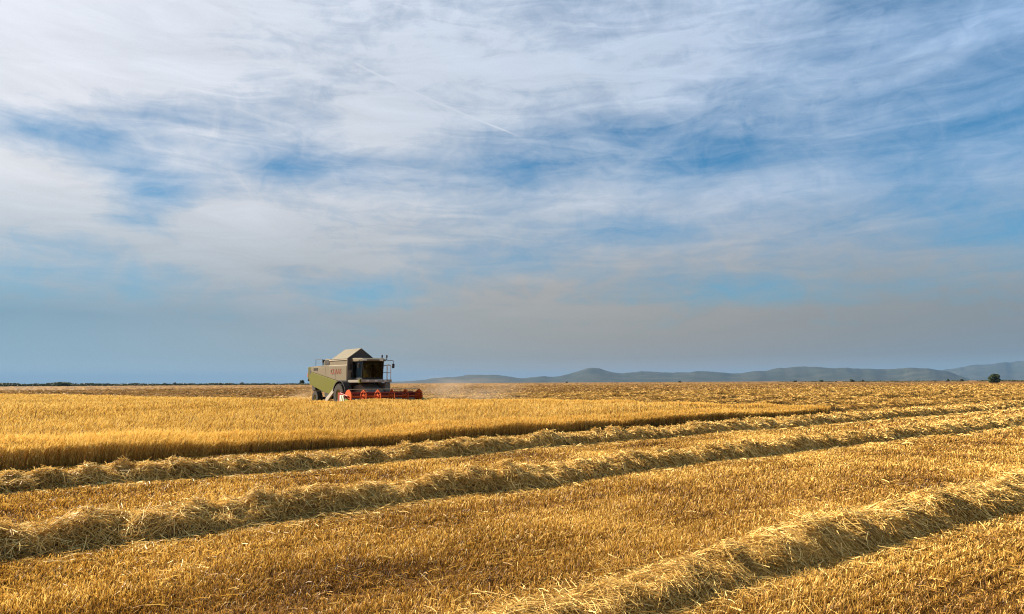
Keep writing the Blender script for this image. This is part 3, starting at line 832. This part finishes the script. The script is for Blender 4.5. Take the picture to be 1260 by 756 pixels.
# ------------------------------------------------------------------ combine harvester
# local axes: +Y the way it drives, +X its right side (the side the camera sees), Z up; origin on the ground under the front axle
class MB:
    def __init__(s): s.bm = bmesh.new()
    def box(s, x0, x1, y0, y1, z0, z1):
        return s.prism([(y0, z0), (y1, z0), (y1, z1), (y0, z1)], x0, x1)
    def prism(s, yz, x0, x1):
        a = [s.bm.verts.new((x0, y, z)) for y, z in yz]; b = [s.bm.verts.new((x1, y, z)) for y, z in yz]
        n = len(yz); s.bm.faces.new(a); s.bm.faces.new(b[::-1])
        for i in range(n): s.bm.faces.new((a[i], b[i], b[(i + 1) % n], a[(i + 1) % n]))
        return s
    def prism_y(s, xz, y0, y1):
        a = [s.bm.verts.new((x, y0, z)) for x, z in xz]; b = [s.bm.verts.new((x, y1, z)) for x, z in xz]
        n = len(xz); s.bm.faces.new(a); s.bm.faces.new(b[::-1])
        for i in range(n): s.bm.faces.new((a[i], b[i], b[(i + 1) % n], a[(i + 1) % n]))
        return s
    def tube(s, p, q, r, r2=None, n=12):
        p, q = Vector(p), Vector(q); r2 = r if r2 is None else r2
        d = q - p; m = Matrix.Translation((p + q) / 2) @ d.to_track_quat('Z', 'Y').to_matrix().to_4x4()
        bmesh.ops.create_cone(s.bm, cap_ends=True, segments=n, radius1=r, radius2=r2, depth=d.length, matrix=m)
        return s
    def path(s, pts, r, n=8):
        for a, b in zip(pts, pts[1:]): s.tube(a, b, r, n=n)
        return s
    def ring(s, x0, x1, y, z, ro, ri, n=24, a0=0.0):
        """flat ring with its axis along X"""
        V = []
        for x, rad in ((x0, ro), (x1, ro), (x1, ri), (x0, ri)):
            V.append([s.bm.verts.new((x, y + rad * math.cos(a0 + 2 * math.pi * i / n), z + rad * math.sin(a0 + 2 * math.pi * i / n))) for i in range(n)])
        for k in range(4):
            A, B = V[k], V[(k + 1) % 4]
            for i in range(n): s.bm.faces.new((A[i], A[(i + 1) % n], B[(i + 1) % n], B[i]))
        return s
    def lathe(s, prof, y, z, n=32):
        """profile of (x, radius) turned about the X axis"""
        V = [[s.bm.verts.new((x, y + r * math.cos(2 * math.pi * i / n), z + r * math.sin(2 * math.pi * i / n))) for i in range(n)] for x, r in prof]
        for A, B in zip(V, V[1:]):
            for i in range(n): s.bm.faces.new((A[i], A[(i + 1) % n], B[(i + 1) % n], B[i]))
        return s
    def build(s, name, mat, parent, bevel=0.0, smooth=False):
        bmesh.ops.recalc_face_normals(s.bm, faces=s.bm.faces)
        if bevel:
            ed = [e for e in s.bm.edges if len(e.link_faces) == 2 and e.calc_face_angle(0) > 0.5]
            bmesh.ops.bevel(s.bm, geom=ed, offset=bevel, segments=2, affect='EDGES', profile=0.7)
        me = bpy.data.meshes.new(name); s.bm.to_mesh(me); s.bm.free()
        return link(name, me, mat, parent, smooth)

M['beige'] = paint_mat('beige_paint', (0.135, 0.116, 0.078), dirt=0.5, dirtcol=(0.105, 0.075, 0.04))
M['canvas'] = paint_mat('canvas', (0.15, 0.138, 0.105), rough=0.9, dirt=0.5, dirtcol=(0.115, 0.095, 0.06), scale=1.2)
M['lime'] = paint_mat('lime_paint', (0.088, 0.092, 0.003), dirt=0.3, dirtcol=(0.085, 0.058, 0.01))
M['olive'] = paint_mat('olive_paint', (0.056, 0.06, 0.005), dirt=0.4, dirtcol=(0.07, 0.05, 0.015))
M['dark'] = paint_mat('dark_steel', (0.026, 0.026, 0.026), rough=0.6, dirt=0.2, dirtcol=(0.059, 0.044, 0.030))
M['greymetal'] = paint_mat('grey_steel', (0.148, 0.148, 0.133), rough=0.5, dirt=0.4)
M['tank_front'] = paint_mat('tank_wall', (0.074, 0.067, 0.063), rough=0.7, dirt=0.4, dirtcol=(0.118, 0.089, 0.059))
M['cream'] = paint_mat('cream_paint', (0.296, 0.274, 0.229), rough=0.4, dirt=0.3)
M['red'] = paint_mat('red_paint', (0.42, 0.062, 0.008), rough=0.45, dirt=0.2, dirtcol=(0.22, 0.07, 0.02))
M['darkred'] = paint_mat('dark_red_paint', (0.192, 0.022, 0.013), rough=0.5, dirt=0.3, dirtcol=(0.133, 0.059, 0.037))
M['letter'] = paint_mat('faded_red_lettering', (0.15, 0.045, 0.025), rough=0.6, dirt=0.4, dirtcol=(0.14, 0.08, 0.045))
M['tyre'] = paint_mat('tyre_rubber', (0.016, 0.016, 0.016), rough=0.85, dirt=0.4, dirtcol=(0.074, 0.056, 0.037))
M['rim'] = paint_mat('rim_paint', (0.222, 0.222, 0.074), rough=0.5, dirt=0.5)
M['white'] = paint_mat('white_paint', (0.577, 0.562, 0.518), rough=0.4, dirt=0.12)
M['green'] = paint_mat('green_paint', (0.074, 0.178, 0.022), rough=0.4, dirt=0.2)
M['orange'] = paint_mat('amber_lens', (0.370, 0.118, 0.015), rough=0.25, dirt=0.1)
M['seat'] = paint_mat('seat_cloth', (0.08, 0.08, 0.075), rough=0.9, dirt=0.2)
def glass_mat():
    m, nt, out = new_mat('tinted_cab_glass')
    g = nt.nodes.new('ShaderNodeBsdfGlossy'); g.inputs['Roughness'].default_value = 0.03
    g.inputs['Color'].default_value = (0.9, 0.95, 0.95, 1)
    t = nt.nodes.new('ShaderNodeBsdfTransparent'); t.inputs['Color'].default_value = (0.42, 0.52, 0.50, 1)
    fr = nt.nodes.new('ShaderNodeFresnel'); fr.inputs['IOR'].default_value = 1.22
    mx = nt.nodes.new('ShaderNodeMixShader')
    nt.links.new(fr.outputs[0], mx.inputs[0]); nt.links.new(t.outputs[0], mx.inputs[1]); nt.links.new(g.outputs[0], mx.inputs[2])
    nt.links.new(mx.outputs[0], out.inputs[0])
    return m
M['glass'] = glass_mat()

def combine():
    root = bpy.data.objects.new('combine_harvester', None); COL.objects.link(root)
    root.empty_display_size = 1.0
    tag(root, 'green and beige combine harvester with a red reel cutting the standing golden crop', 'combine harvester')
    # ---- hull between the side panels
    MB().prism([(-6.6, 2.05), (-5.8, 1.55), (-3.6, 1.15), (-0.4, 1.05), (0.25, 1.5), (0.25, 2.85), (-3.0, 2.85), (-6.6, 2.8)], -1.0, 1.0).build('hull', M['dark'], root, 0.03)
    # ---- side panels: beige upper, lime lower band
    for sx in (1, -1):
        xo, xi = sx * 1.12, sx * 1.01
        up = MB().prism([(-6.05, 2.98), (0.32, 2.98), (0.32, 1.75), (-0.35, 1.80), (-5.9, 2.62), (-6.1, 2.75)], min(xo, xi), max(xo, xi)).build('side_panel', M['beige'], root, 0.025)
        xo2 = sx * 1.145
        MB().prism([(-5.9, 2.60), (-0.38, 1.775), (-0.95, 1.62), (-1.7, 1.10), (-2.4, 0.92), (-3.3, 1.02), (-6.25, 1.66), (-6.35, 2.3)], min(xo2, xi), max(xo2, xi)).build('lower_panel', M['lime'], root, 0.025)
        for yy in (-1.5, -3.4, -4.9):
            MB().box(min(sx * 1.121, sx * 1.132), max(sx * 1.121, sx * 1.132), yy, yy + 0.03, 2.0 + 0.15 * (-yy - 1.2), 2.95).build('panel_seam', M['greymetal'], up)
        # wheel arch and the straw shield strut in front of the rear axle
        arch = MB()
        pts = []
        for a in range(15, 166, 15):
            pts.append((0.05 + 1.10 * math.cos(R(a)), 0.85 + 1.08 * math.sin(R(a))))
        inner = [(0.05 + 1.04 * math.cos(R(a)), 0.85 + 1.02 * math.sin(R(a))) for a in range(165, 14, -15)]
        arch.prism(pts + inner, min(sx * 1.02, sx * 1.55), max(sx * 1.02, sx * 1.55)).build('mudguard', M['dark'], root)
        MB().prism([(-0.55, 1.80), (-0.30, 1.74), (-2.55, 0.32), (-2.85, 0.42), (-2.75, 0.62)], min(sx * 1.16, sx * 1.30), max(sx * 1.16, sx * 1.30)).build('grain_elevator', M['cream'], root, 0.02)
    for q in ((-5.55, -4.75, 2.72, 2.92),):
        lv = MB()
        for k in range(5): lv.prism([(q[0], q[2] + k * 0.042), (q[1], q[2] + k * 0.042), (q[1], q[2] + k * 0.042 + 0.026), (q[0], q[2] + k * 0.042 + 0.026)], 1.121, 1.135)
        lv.build('cooling_louvre', M['dark'], root)
    MB().prism_y([(0.30, 1.98), (1.0, 1.98), (1.0, 2.66), (0.30, 2.66)], 0.327, 0.345).build('front_panel', M['greymetal'], root, 0.01)
    # lettering on the right side
    cu = bpy.data.curves.new('lettering', 'FONT'); cu.body = 'CLAAS'; cu.size = 0.62; cu.extrude = 0.008; cu.offset = 0.018
    tmp = bpy.data.objects.new('tmp', cu); COL.objects.link(tmp)
    dg = bpy.context.evaluated_depsgraph_get()
    me = bpy.data.meshes.new_from_object(tmp.evaluated_get(dg)); bpy.data.objects.remove(tmp)
    for sx in (1, -1):
        m2 = me.copy()
        o = link('lettering', m2, M['letter'], root)
        mt = (Matrix.Translation((1.131, -2.35, 2.42)) @ Matrix.Rotation(R(90), 4, 'Z') @ Matrix.Rotation(R(90), 4, 'X')) if sx == 1 else (
            Matrix.Translation((-1.131, -0.25, 2.42)) @ Matrix.Rotation(R(-90), 4, 'Z') @ Matrix.Rotation(R(90), 4, 'X'))
        o.matrix_basis = mt @ Matrix.Diagonal((0.98, 0.85, 1, 1))
    # ---- grain tank with the roof-shaped cover
    MB().prism_y([(-1.03, 2.99), (1.03, 2.99), (1.03, 3.50), (-1.03, 3.50)], -2.75, 0.26).build('grain_tank', M['beige'], root, 0.03)
    MB().box(1.035, 1.075, -2.8, 0.30, 3.40, 3.47).box(1.035, 1.06, -2.8, 0.30, 3.0, 3.06).box(-1.075, -1.035, -2.8, 0.30, 3.40, 3.47).build('tank_rail', M['cream'], root, 0.008)
    MB().prism_y([(-1.02, 1.6), (1.02, 1.6), (1.02, 3.49), (0.02, 4.20), (-0.02, 4.20), (-1.02, 3.49)], 0.262, 0.325).build('front_wall', M['tank_front'], root)
    for sx in (1, -1):      # two canvas slopes
        MB().prism_y([(sx * 1.09, 3.475), (sx * 1.09, 3.515), (0, 4.285), (0, 4.235)], -2.35, 0.36).build('tank_cover', M['canvas'], root, 0.008)
    MB().prism_y([(-1.0, 3.50), (1.0, 3.50), (0, 4.20)], -2.30, -2.26).build('cover_end', M['canvas'], root)
    for q in ((0.50, 0.86, 0.326, 0.36, 2.7, 3.1), (0.52, 0.80, 0.346, 0.37, 2.12, 2.5)):
        MB().box(*q).build('inspection_hatch', M['dark'], root, 0.02)
    MB().box(1.02, 1.10, 0.33, 0.36, 1.75, 3.50).build('corner_post', M['cream'], root, 0.01)
    # ---- engine deck at the rear
    MB().prism([(-6.0, 2.98), (-2.8, 2.98), (-2.8, 3.12), (-5.8, 3.06)], -0.98, 0.98).build('engine_deck', M['beige'], root, 0.03)
    MB().prism([(-4.05, 3.1), (-3.0, 3.1), (-2.9, 3.56), (-3.75, 3.60), (-4.05, 3.42)], -0.2, 0.92).build('radiator_housing', M['beige'], root, 0.05)
    MB().box(0.925, 0.95, -3.85, -3.1, 3.15, 3.5).build('radiator_screen', M['dark'], root)
    MB().tube((0.55, -4.75, 3.0), (0.55, -4.75, 3.38), 0.12).tube((0.55, -4.75, 3.36), (0.55, -4.75, 3.56), 0.21, n=16).build('air_intake', M['dark'], root)
    MB().tube((-0.35, -4.5, 3.0), (-0.35, -4.5, 3.72), 0.06).tube((-0.35, -4.5, 3.72), (-0.35, -4.68, 3.86), 0.055).build('exhaust_pipe', M['dark'], root)
    MB().path([(0.93, -5.6, 3.03), (0.93, -5.6, 3.6), (0.93, -4.3, 3.6), (0.93, -4.3, 3.08)], 0.018).path([(0.93, -5.6, 3.32), (0.93, -4.3, 3.32)], 0.014).build('deck_rail', M['dark'], root)
    # ---- rear hood
    MB().prism([(-7.0, 3.04), (-5.9, 3.06), (-5.9, 1.95), (-6.5, 1.88), (-7.05, 2.15)], -0.98, 0.98).build('rear_hood', M['olive'], root, 0.05)
    MB().prism([(-7.12, 3.0), (-7.02, 3.0), (-7.07, 2.05), (-7.2, 1.9)], -0.9, 0.9).build('straw_flap', M['dark'], root)
    for sx in (1, -1):
        MB().box(sx * 0.86 - 0.08, sx * 0.86 + 0.08, -7.22, -7.13, 2.25, 2.55).build('rear_light', M['red'], root, 0.02)
    MB().prism([(-6.9, 1.95), (-6.2, 1.88), (-6.0, 1.2), (-6.5, 1.1)], -0.75, 0.75).build('straw_chute', M['dark'], root, 0.02)
    # ---- unloading auger folded back along the left side
    MB().tube((-1.32, 0.0, 3.15), (-1.30, -5.9, 3.0), 0.17, n=16).tube((-1.32, 0.02, 1.9), (-1.32, 0.0, 3.2), 0.19, n=16).build('unloading_auger', M['beige'], root, smooth=True)
    # ---- cab
    cab = MB().box(-0.92, 0.72, 0.36, 2.05, 1.98, 2.10).box(-0.92, 0.72, 0.36, 0.42, 2.1, 3.25).build('cab', M['dark'], root, 0.015)
    MB().prism([(0.38, 3.26), (0.38, 3.46), (0.7, 3.53), (2.0, 3.50), (2.30, 3.40), (2.30, 3.28)], -1.0, 0.80).build('cab_roof', M['beige'], cab, 0.05)
    for x in (-0.91, 0.71):
        for (y0, y1) in ((0.46, 0.46), (1.95, 2.08)):
            MB().tube((x, y0, 2.08), (x, y1, 3.30), 0.05, n=8).build('pillar', M['dark'], cab)
    MB().prism([(1.99, 2.10), (2.01, 2.10), (2.13, 3.27), (2.11, 3.27)], -0.86, 0.66).build('windscreen', M['glass'], cab)
    for x in (-0.91, 0.70):
        MB().prism([(0.50, 2.1), (1.92, 2.1), (2.04, 3.27), (0.50, 3.27)], x, x + 0.012).build('side_window', M['glass'], cab)
    MB().box(-0.35, 0.15, 0.75, 1.15, 2.35, 2.48).prism([(0.66, 2.45), (0.80, 2.45), (0.72, 3.05), (0.62, 3.05)], -0.33, 0.13).tube((-0.1, 0.95, 2.1), (-0.1, 0.95, 2.36), 0.08).build('seat', M['seat'], cab, 0.03)
    MB().tube((-0.1, 1.72, 2.1), (-0.1, 1.48, 2.72), 0.045).build('steering_column', M['greymetal'], cab)
    st = MB(); 
    bmesh.ops.create_cone(st.bm, cap_ends=False, segments=20, radius1=0.2, radius2=0.2, depth=0.03, matrix=Matrix.Translation((-0.1, 1.47, 2.74)) @ Matrix.Rotation(R(-20), 4, 'X'))
    st.build('steering_wheel', M['dark'], cab)
    MB().box(0.30, 0.62, 0.9, 1.7, 2.45, 2.62).build('side_console', M['greymetal'], cab, 0.03)
    for x in (-0.75, 0.52):
        MB().box(x, x + 0.26, 2.305, 2.34, 3.30, 3.39).build('work_light', M['white'], cab, 0.01)
    # ---- platform, rail, ladder, mirrors, beacons
    plat = MB().box(-1.42, 1.05, 0.34, 2.42, 1.76, 1.95).build('platform', M['greymetal'], root, 0.02)
    MB().box(-1.40, 1.00, 2.425, 2.47, 1.78, 1.97).build('bumper_board', M['cream'], plat, 0.01)
    MB().box(0.92, 1.12, 2.25, 2.44, 1.72, 1.99).build('corner_marker', M['lime'], plat, 0.02)
    for x in (0.42, -0.25, -0.95):
        MB().box(x, x + 0.2, 2.475, 2.52, 1.82, 1.94).build('headlight', M['white'], plat, 0.02)
    MB().path([(-1.36, 2.38, 1.95), (-1.36, 2.38, 3.0), (-1.36, 1.2, 3.0), (-1.36, 1.2, 1.95)], 0.028).path([(-1.36, 2.38, 2.48), (-1.36, 1.2, 2.48)], 0.022).path([(-1.08, 2.40, 1.95), (-1.08, 2.40, 3.05), (-1.36, 2.38, 3.0)], 0.025).path([(-1.36, 1.8, 1.95), (-1.36, 1.8, 3.0)], 0.022).build('handrail', M['white'], root)
    lad = MB().tube((-1.5, 1.55, 0.55), (-1.45, 1.35, 1.9), 0.03).tube((-1.5, 2.05, 0.55), (-1.45, 1.9, 1.9), 0.03)
    for k in range(5):
        z = 0.65 + 0.27 * k; y = 1.55 - 0.15 * k / 5
        lad.box(-1.56, -1.40, y, y + 0.48, z, z + 0.03)
    lad.build('ladder', M['greymetal'], root)
    for x, arm in ((-1.0, -1.52), (0.80, 1.18)):
        MB().path([(x, 2.2, 3.36), (arm, 2.45, 3.32), (arm, 2.45, 3.1)], 0.018).build('mirror_arm', M['dark'], root)
        MB().prism_y([(arm - 0.08, 2.78), (arm + 0.08, 2.78), (arm + 0.09, 3.10), (arm - 0.09, 3.10)], 2.40, 2.49).build('mirror', M['dark'], root, 0.03)
    for x in (-0.9, -1.28):
        MB().tube((x, 1.9, 3.42), (x, 1.9, 3.56), 0.03).tube((x, 1.9, 3.56), (x, 1.9, 3.74), 0.065, 0.05).build('beacon', M['dark'], root)
    MB().box(-1.31, -0.85, 1.87, 1.93, 3.40, 3.43).build('beacon_arm', M['dark'], root)
    # ---- wheels
    def wheel(name, x, y, r, w, rim_r):
        e = bpy.data.objects.new(name, None); COL.objects.link(e); e.parent = root; e.location = (x, y, r)
        e.empty_display_size = 0.3
        t = MB().lathe([(-w / 2, rim_r), (-w / 2, r * 0.90), (-w * 0.36, r * 0.965), (w * 0.36, r * 0.965), (w / 2, r * 0.90), (w / 2, rim_r), (-w / 2, rim_r)], 0, 0, 40)
        n = 22
        for i in range(n):      # lugs in two staggered rows
            for sd in (-1, 1):
                a = 2 * math.pi * (i + 0.5 * (sd > 0)) / n
                p = [Vector((sd * 0.02, 0, 0)), Vector((sd * w * 0.47, 0, 0))]
                y0, z0 = math.cos(a), math.sin(a); y1, z1 = math.cos(a + 0.16), math.sin(a + 0.16)
                ra, rb = r * 0.955, r * 1.0
                q = [(sd * 0.02, y0 * ra, z0 * ra), (sd * 0.02, y0 * rb, z0 * rb), (sd * w * 0.49, y1 * rb * 0.965, z1 * rb * 0.965), (sd * w * 0.49, y1 * ra * 0.94, z1 * ra * 0.94)]
                tz = Vector((0, -z0, y0)) * 0.035
                A = [t.bm.verts.new(Vector(v) - tz) for v in q]; B = [t.bm.verts.new(Vector(v) + tz) for v in q]
                t.bm.faces.new(A); t.bm.faces.new(B[::-1])
                for k in range(4): t.bm.faces.new((A[k], B[k], B[(k + 1) % 4], A[(k + 1) % 4]))
        t.build('tyre', M['tyre'], e)
        MB().lathe([(-w * 0.44, rim_r * 0.995), (-w * 0.30, rim_r * 0.80), (-w * 0.05, rim_r * 0.5), (-w * 0.05, 0.02), (w * 0.05, 0.02), (w * 0.05, rim_r * 0.5), (w * 0.30, rim_r * 0.80), (w * 0.44, rim_r * 0.995)], 0, 0, 28).build('rim', M['rim'], e)
        MB().tube((-w * 0.25, 0, 0), (w * 0.25, 0, 0), rim_r * 0.28, n=16).build('hub', M['dark'], e)
    for sx in (1, -1):
        wheel('front_wheel', sx * 1.28, 0.05, 0.86, 0.62, 0.42)
        wheel('rear_wheel', sx * 1.18, -4.55, 0.58, 0.42, 0.28)
    MB().tube((-1.2, 0.05, 0.86), (1.2, 0.05, 0.86), 0.14).build('axle', M['dark'], root)
    MB().tube((-1.1, -4.55, 0.58), (1.1, -4.55, 0.58), 0.10).box(-0.15, 0.15, -4.7, -4.4, 0.6, 1.4).build('axle', M['dark'], root)
    MB().tube((1.02, -3.0, 1.0), (1.14, -3.0, 1.0), 0.36, n=24).build('belt_pulley', M['dark'], root)
    MB().tube((1.02, -3.9, 1.35), (1.14, -3.9, 1.35), 0.26, n=24).build('belt_pulley', M['dark'], root)
    # ---- feeder house and header
    MB().prism([(0.3, 1.5), (0.3, 0.85), (2.95, 0.32), (2.95, 0.98), (1.4, 1.65)], -0.75, 0.55).build('feeder_house', M['greymetal'], root, 0.03)
    MB().box(-1.38, -0.98, 1.2, 2.3, 0.75, 1.72).build('tool_box', M['greymetal'], root, 0.03)
    hx0, hx1 = -2.80, 2.90
    hd = MB().box(hx0, hx1, 2.96, 3.04, 0.22, 1.02).prism([(3.04, 0.20), (4.55, 0.10), (4.55, 0.14), (3.04, 0.27)], hx0, hx1).box(hx0, hx1, 2.94, 3.08, 1.02, 1.12)
    hd = hd.build('header', M['darkred'], root, 0.01)
    for x in (hx0, hx1):
        MB().prism([(2.94, 0.18), (4.6, 0.10), (5.0, 0.16), (4.5, 0.55), (3.6, 1.0), (2.94, 1.08)], x - 0.05, x + 0.05).build('end_sheet', M['darkred'], hd, 0.015)
    for sx, x in ((1, hx1 + 0.06), (-1, hx0 - 0.06)):
        # crop divider: green nose with a pale stripe
        MB().prism([(4.2, 0.70), (5.0, 0.42), (5.75, 0.14), (5.72, 0.08), (4.2, 0.12)], x - 0.10, x + 0.10).build('crop_divider', M['green'], hd, 0.04)
        MB().prism([(3.35, 0.30), (3.95, 0.30), (3.95, 0.92), (3.35, 0.92)], x + 0.02 * sx - 0.02, x + 0.02 * sx + 0.02).build('warning_board', M['white'], hd)
        for k in range(2):
            y0 = 3.37 + 0.24 * k
            MB().prism([(y0, 0.32), (y0 + 0.10, 0.32), (y0 + 0.34, 0.90), (y0 + 0.24, 0.90)], x + 0.045 * sx - 0.003, x + 0.045 * sx + 0.003).build('warning_stripe', M['green'], hd)
    au = MB().tube((hx0 + 0.1, 3.42, 0.50), (hx1 - 0.1, 3.42, 0.50), 0.17, n=20)
    nf = 150      # helical flights, running in from both ends
    for sd in (1, -1):
        prev = None
        for i in range(nf):
            x = (hx1 - 0.15 - i * 0.0165) if sd > 0 else (hx0 + 0.15 + i * 0.0165)
            a = sd * i * 2 * math.pi / 32
            A = au.bm.verts.new((x, 3.42 + 0.16 * math.cos(a), 0.50 + 0.16 * math.sin(a))); B = au.bm.verts.new((x, 3.42 + 0.29 * math.cos(a), 0.50 + 0.29 * math.sin(a)))
            if prev: au.bm.faces.new((prev[0], prev[1], B, A))
            prev = (A, B)
    au.build('feed_auger', M['greymetal'], hd)
    kb = MB().box(hx0 + .05, hx1 - .05, 4.55, 4.60, 0.09, 0.13)
    for i in range(78):
        x = hx0 + 0.1 + i * (hx1 - hx0 - 0.2) / 77
        kb.prism([(4.60, 0.09), (4.72, 0.105), (4.60, 0.12)], x - 0.012, x + 0.012)
    kb.build('cutter_bar', M['dark'], hd)
    # reel: six red star rings, tine bars between them
    ry, rz, rr = 4.15, 0.80, 0.50
    reel = bpy.data.objects.new('reel', None); COL.objects.link(reel); reel.parent = root; reel.location = (0, ry, rz)
    reel.empty_display_size = 0.4
    X = [hx1 - 0.18 - i * (hx1 - hx0 - 0.36) / 5 for i in range(6)]
    for i, x in enumerate(X):
        d = MB().ring(x - 0.025, x + 0.025, 0, 0, rr, rr * 0.80, 6, R(90)).ring(x - 0.03, x + 0.03, 0, 0, 0.17, 0.05, 16)
        for q in range(6):
            a = R(90) + q * math.pi / 3
            ca, sa = math.cos(a), math.sin(a)
            n1, n2 = -sa * 0.022, ca * 0.022
            d.prism([(ca * 0.15 + n1, sa * 0.15 + n2), (ca * 0.15 - n1, sa * 0.15 - n2), (ca * rr * 0.92 - n1, sa * rr * 0.92 - n2), (ca * rr * 0.92 + n1, sa * rr * 0.92 + n2)], x - 0.018, x + 0.018)
        d.build('reel_star', M['red'], reel)
        if i in (0, 5):
            s_ = 1 if i == 0 else -1
            MB().ring(x + s_ * 0.04, x + s_ * 0.06, 0, 0, rr * 0.97, 0.06, 18).build('end_shield', M['red'], reel)
    MB().tube((X[0], 0, 0), (X[-1], 0, 0), 0.06, n=14).build('reel_shaft', M['red'], reel)
    for q in range(6):
        a = R(90) + q * math.pi / 3
        y, z = rr * math.cos(a), rr * math.sin(a)
        bar = MB().tube((X[0] + .02, y, z), (X[-1] - .02, y, z), 0.022, n=8).build('tine_bar', M['cream'] if q in (0,) else M['darkred'], reel)
        tn = MB()
        for i in range(40):
            x = X[0] - 0.06 - i * (X[0] - X[-1] - 0.12) / 39
            tn.tube((x, y, z), (x, y - 0.05, z - 0.26), 0.006, 0.004, n=4)
        tn.build('tines', M['dark'], bar)
    for x in (hx0 + 0.06, hx1 - 0.06):
        MB().tube((x, 3.0, 1.08), (x, ry + 0.1, rz + 0.05), 0.045, n=10).build('reel_arm', M['darkred'], root)
    return root
harv = combine()
harv.location = (-11.35, 50.6, 0)
harv.rotation_euler = (0, 0, R(219))

# straw and chaff dropping out behind
def chaff():
    n = 9000
    s = rng.random(n) * 7.0; lat = rng.normal(0, 0.75, n)
    hz = 0.42 * np.exp(-(lat / 0.8) ** 2) * np.clip(s / 1.0, 0, 1) * np.clip((7.0 - s) / 2.5, 0, 1) * (0.7 + 0.6 * fbm(s * 1.1, lat * 1.2, 3, 3))
    P0 = np.stack([lat, -6.6 - s, hz * rng.random(n) ** 0.3 + 0.03], 1)
    D = unit(np.stack([rng.normal(0, 1, n), rng.normal(0, 1, n), rng.normal(0, .45, n)], 1)); L = rng.uniform(0.2, 0.55, n)[:, None]
    P = np.stack([P0 - D * L / 2, P0 + np.array([0, 0, .04]), P0 + D * L / 2], 1); P[:, :, 2] = np.maximum(P[:, :, 2], 0.01)
    W = unit(np.cross(D, rng.normal(0, 1, (n, 3)))) * 0.013
    V, F = ribbons(P, np.repeat(W[:, None, :], 3, 1))
    o = link('straw_windrow', np_mesh('straw_windrow', V, F, np.repeat(np.clip(rng.normal(.62, .2, n), 0, 1), 6)), M['straw'])
    o.matrix_world = Matrix.Translation(harv.location) @ Matrix.Rotation(R(219), 4, 'Z')
    tag(o, 'fresh straw windrow on the ground right behind the rear wheels of the combine', 'windrow', GW)
chaff()

# ------------------------------------------------------------------ dust thrown up around the header
def dust(name, loc, size, dens, col, seed):
    bm = bmesh.new(); bmesh.ops.create_icosphere(bm, subdivisions=3, radius=1.0)
    me = bpy.data.meshes.new(name); bm.to_mesh(me); bm.free()
    m, nt, out = new_mat('dust_' + str(seed))
    tcn = nt.nodes.new('ShaderNodeTexCoord')
    ln = nt.nodes.new('ShaderNodeVectorMath'); ln.operation = 'LENGTH'
    nt.links.new(tcn.outputs['Object'], ln.inputs[0])
    fall = nt.nodes.new('ShaderNodeMapRange'); fall.interpolation_type = 'SMOOTHSTEP'
    fall.inputs[1].default_value = 1.0; fall.inputs[2].default_value = 0.0
    nt.links.new(ln.outputs['Value'], fall.inputs[0])
    nz = nt.nodes.new('ShaderNodeTexNoise'); nz.inputs['Scale'].default_value = 2.6; nz.inputs['Detail'].default_value = 4
    mp = nt.nodes.new('ShaderNodeMapping'); mp.inputs['Location'].default_value = (seed, seed * 2.0, 0)
    nt.links.new(tcn.outputs['Object'], mp.inputs[0]); nt.links.new(mp.outputs[0], nz.inputs['Vector'])
    mr = nt.nodes.new('ShaderNodeMapRange'); mr.inputs[1].default_value = 0.42; mr.inputs[2].default_value = 0.70
    nt.links.new(nz.outputs[0], mr.inputs[0])
    mu = nt.nodes.new('ShaderNodeMath'); mu.operation = 'MULTIPLY'
    nt.links.new(fall.outputs[0], mu.inputs[0]); nt.links.new(mr.outputs[0], mu.inputs[1])
    m2 = nt.nodes.new('ShaderNodeMath'); m2.operation = 'MULTIPLY'; m2.inputs[1].default_value = dens
    nt.links.new(mu.outputs[0], m2.inputs[0])
    pv = nt.nodes.new('ShaderNodeVolumePrincipled'); pv.inputs['Color'].default_value = (*col, 1)
    nt.links.new(m2.outputs[0], pv.inputs['Density']); nt.links.new(pv.outputs[0], out.inputs['Volume'])
    o = link(name, me, m); o.location = loc; o.scale = size
    return tag(o, kind='stuff')
dust('dust_cloud', (-4.5, 56.0, 0.9), (8.0, 4.5, 1.9), 0.15, (0.70, 0.60, 0.48), 1)
dust('dust_cloud', (-16.0, 57.0, 0.5), (3.5, 3.0, 1.3), 0.30, (0.82, 0.62, 0.38), 2)
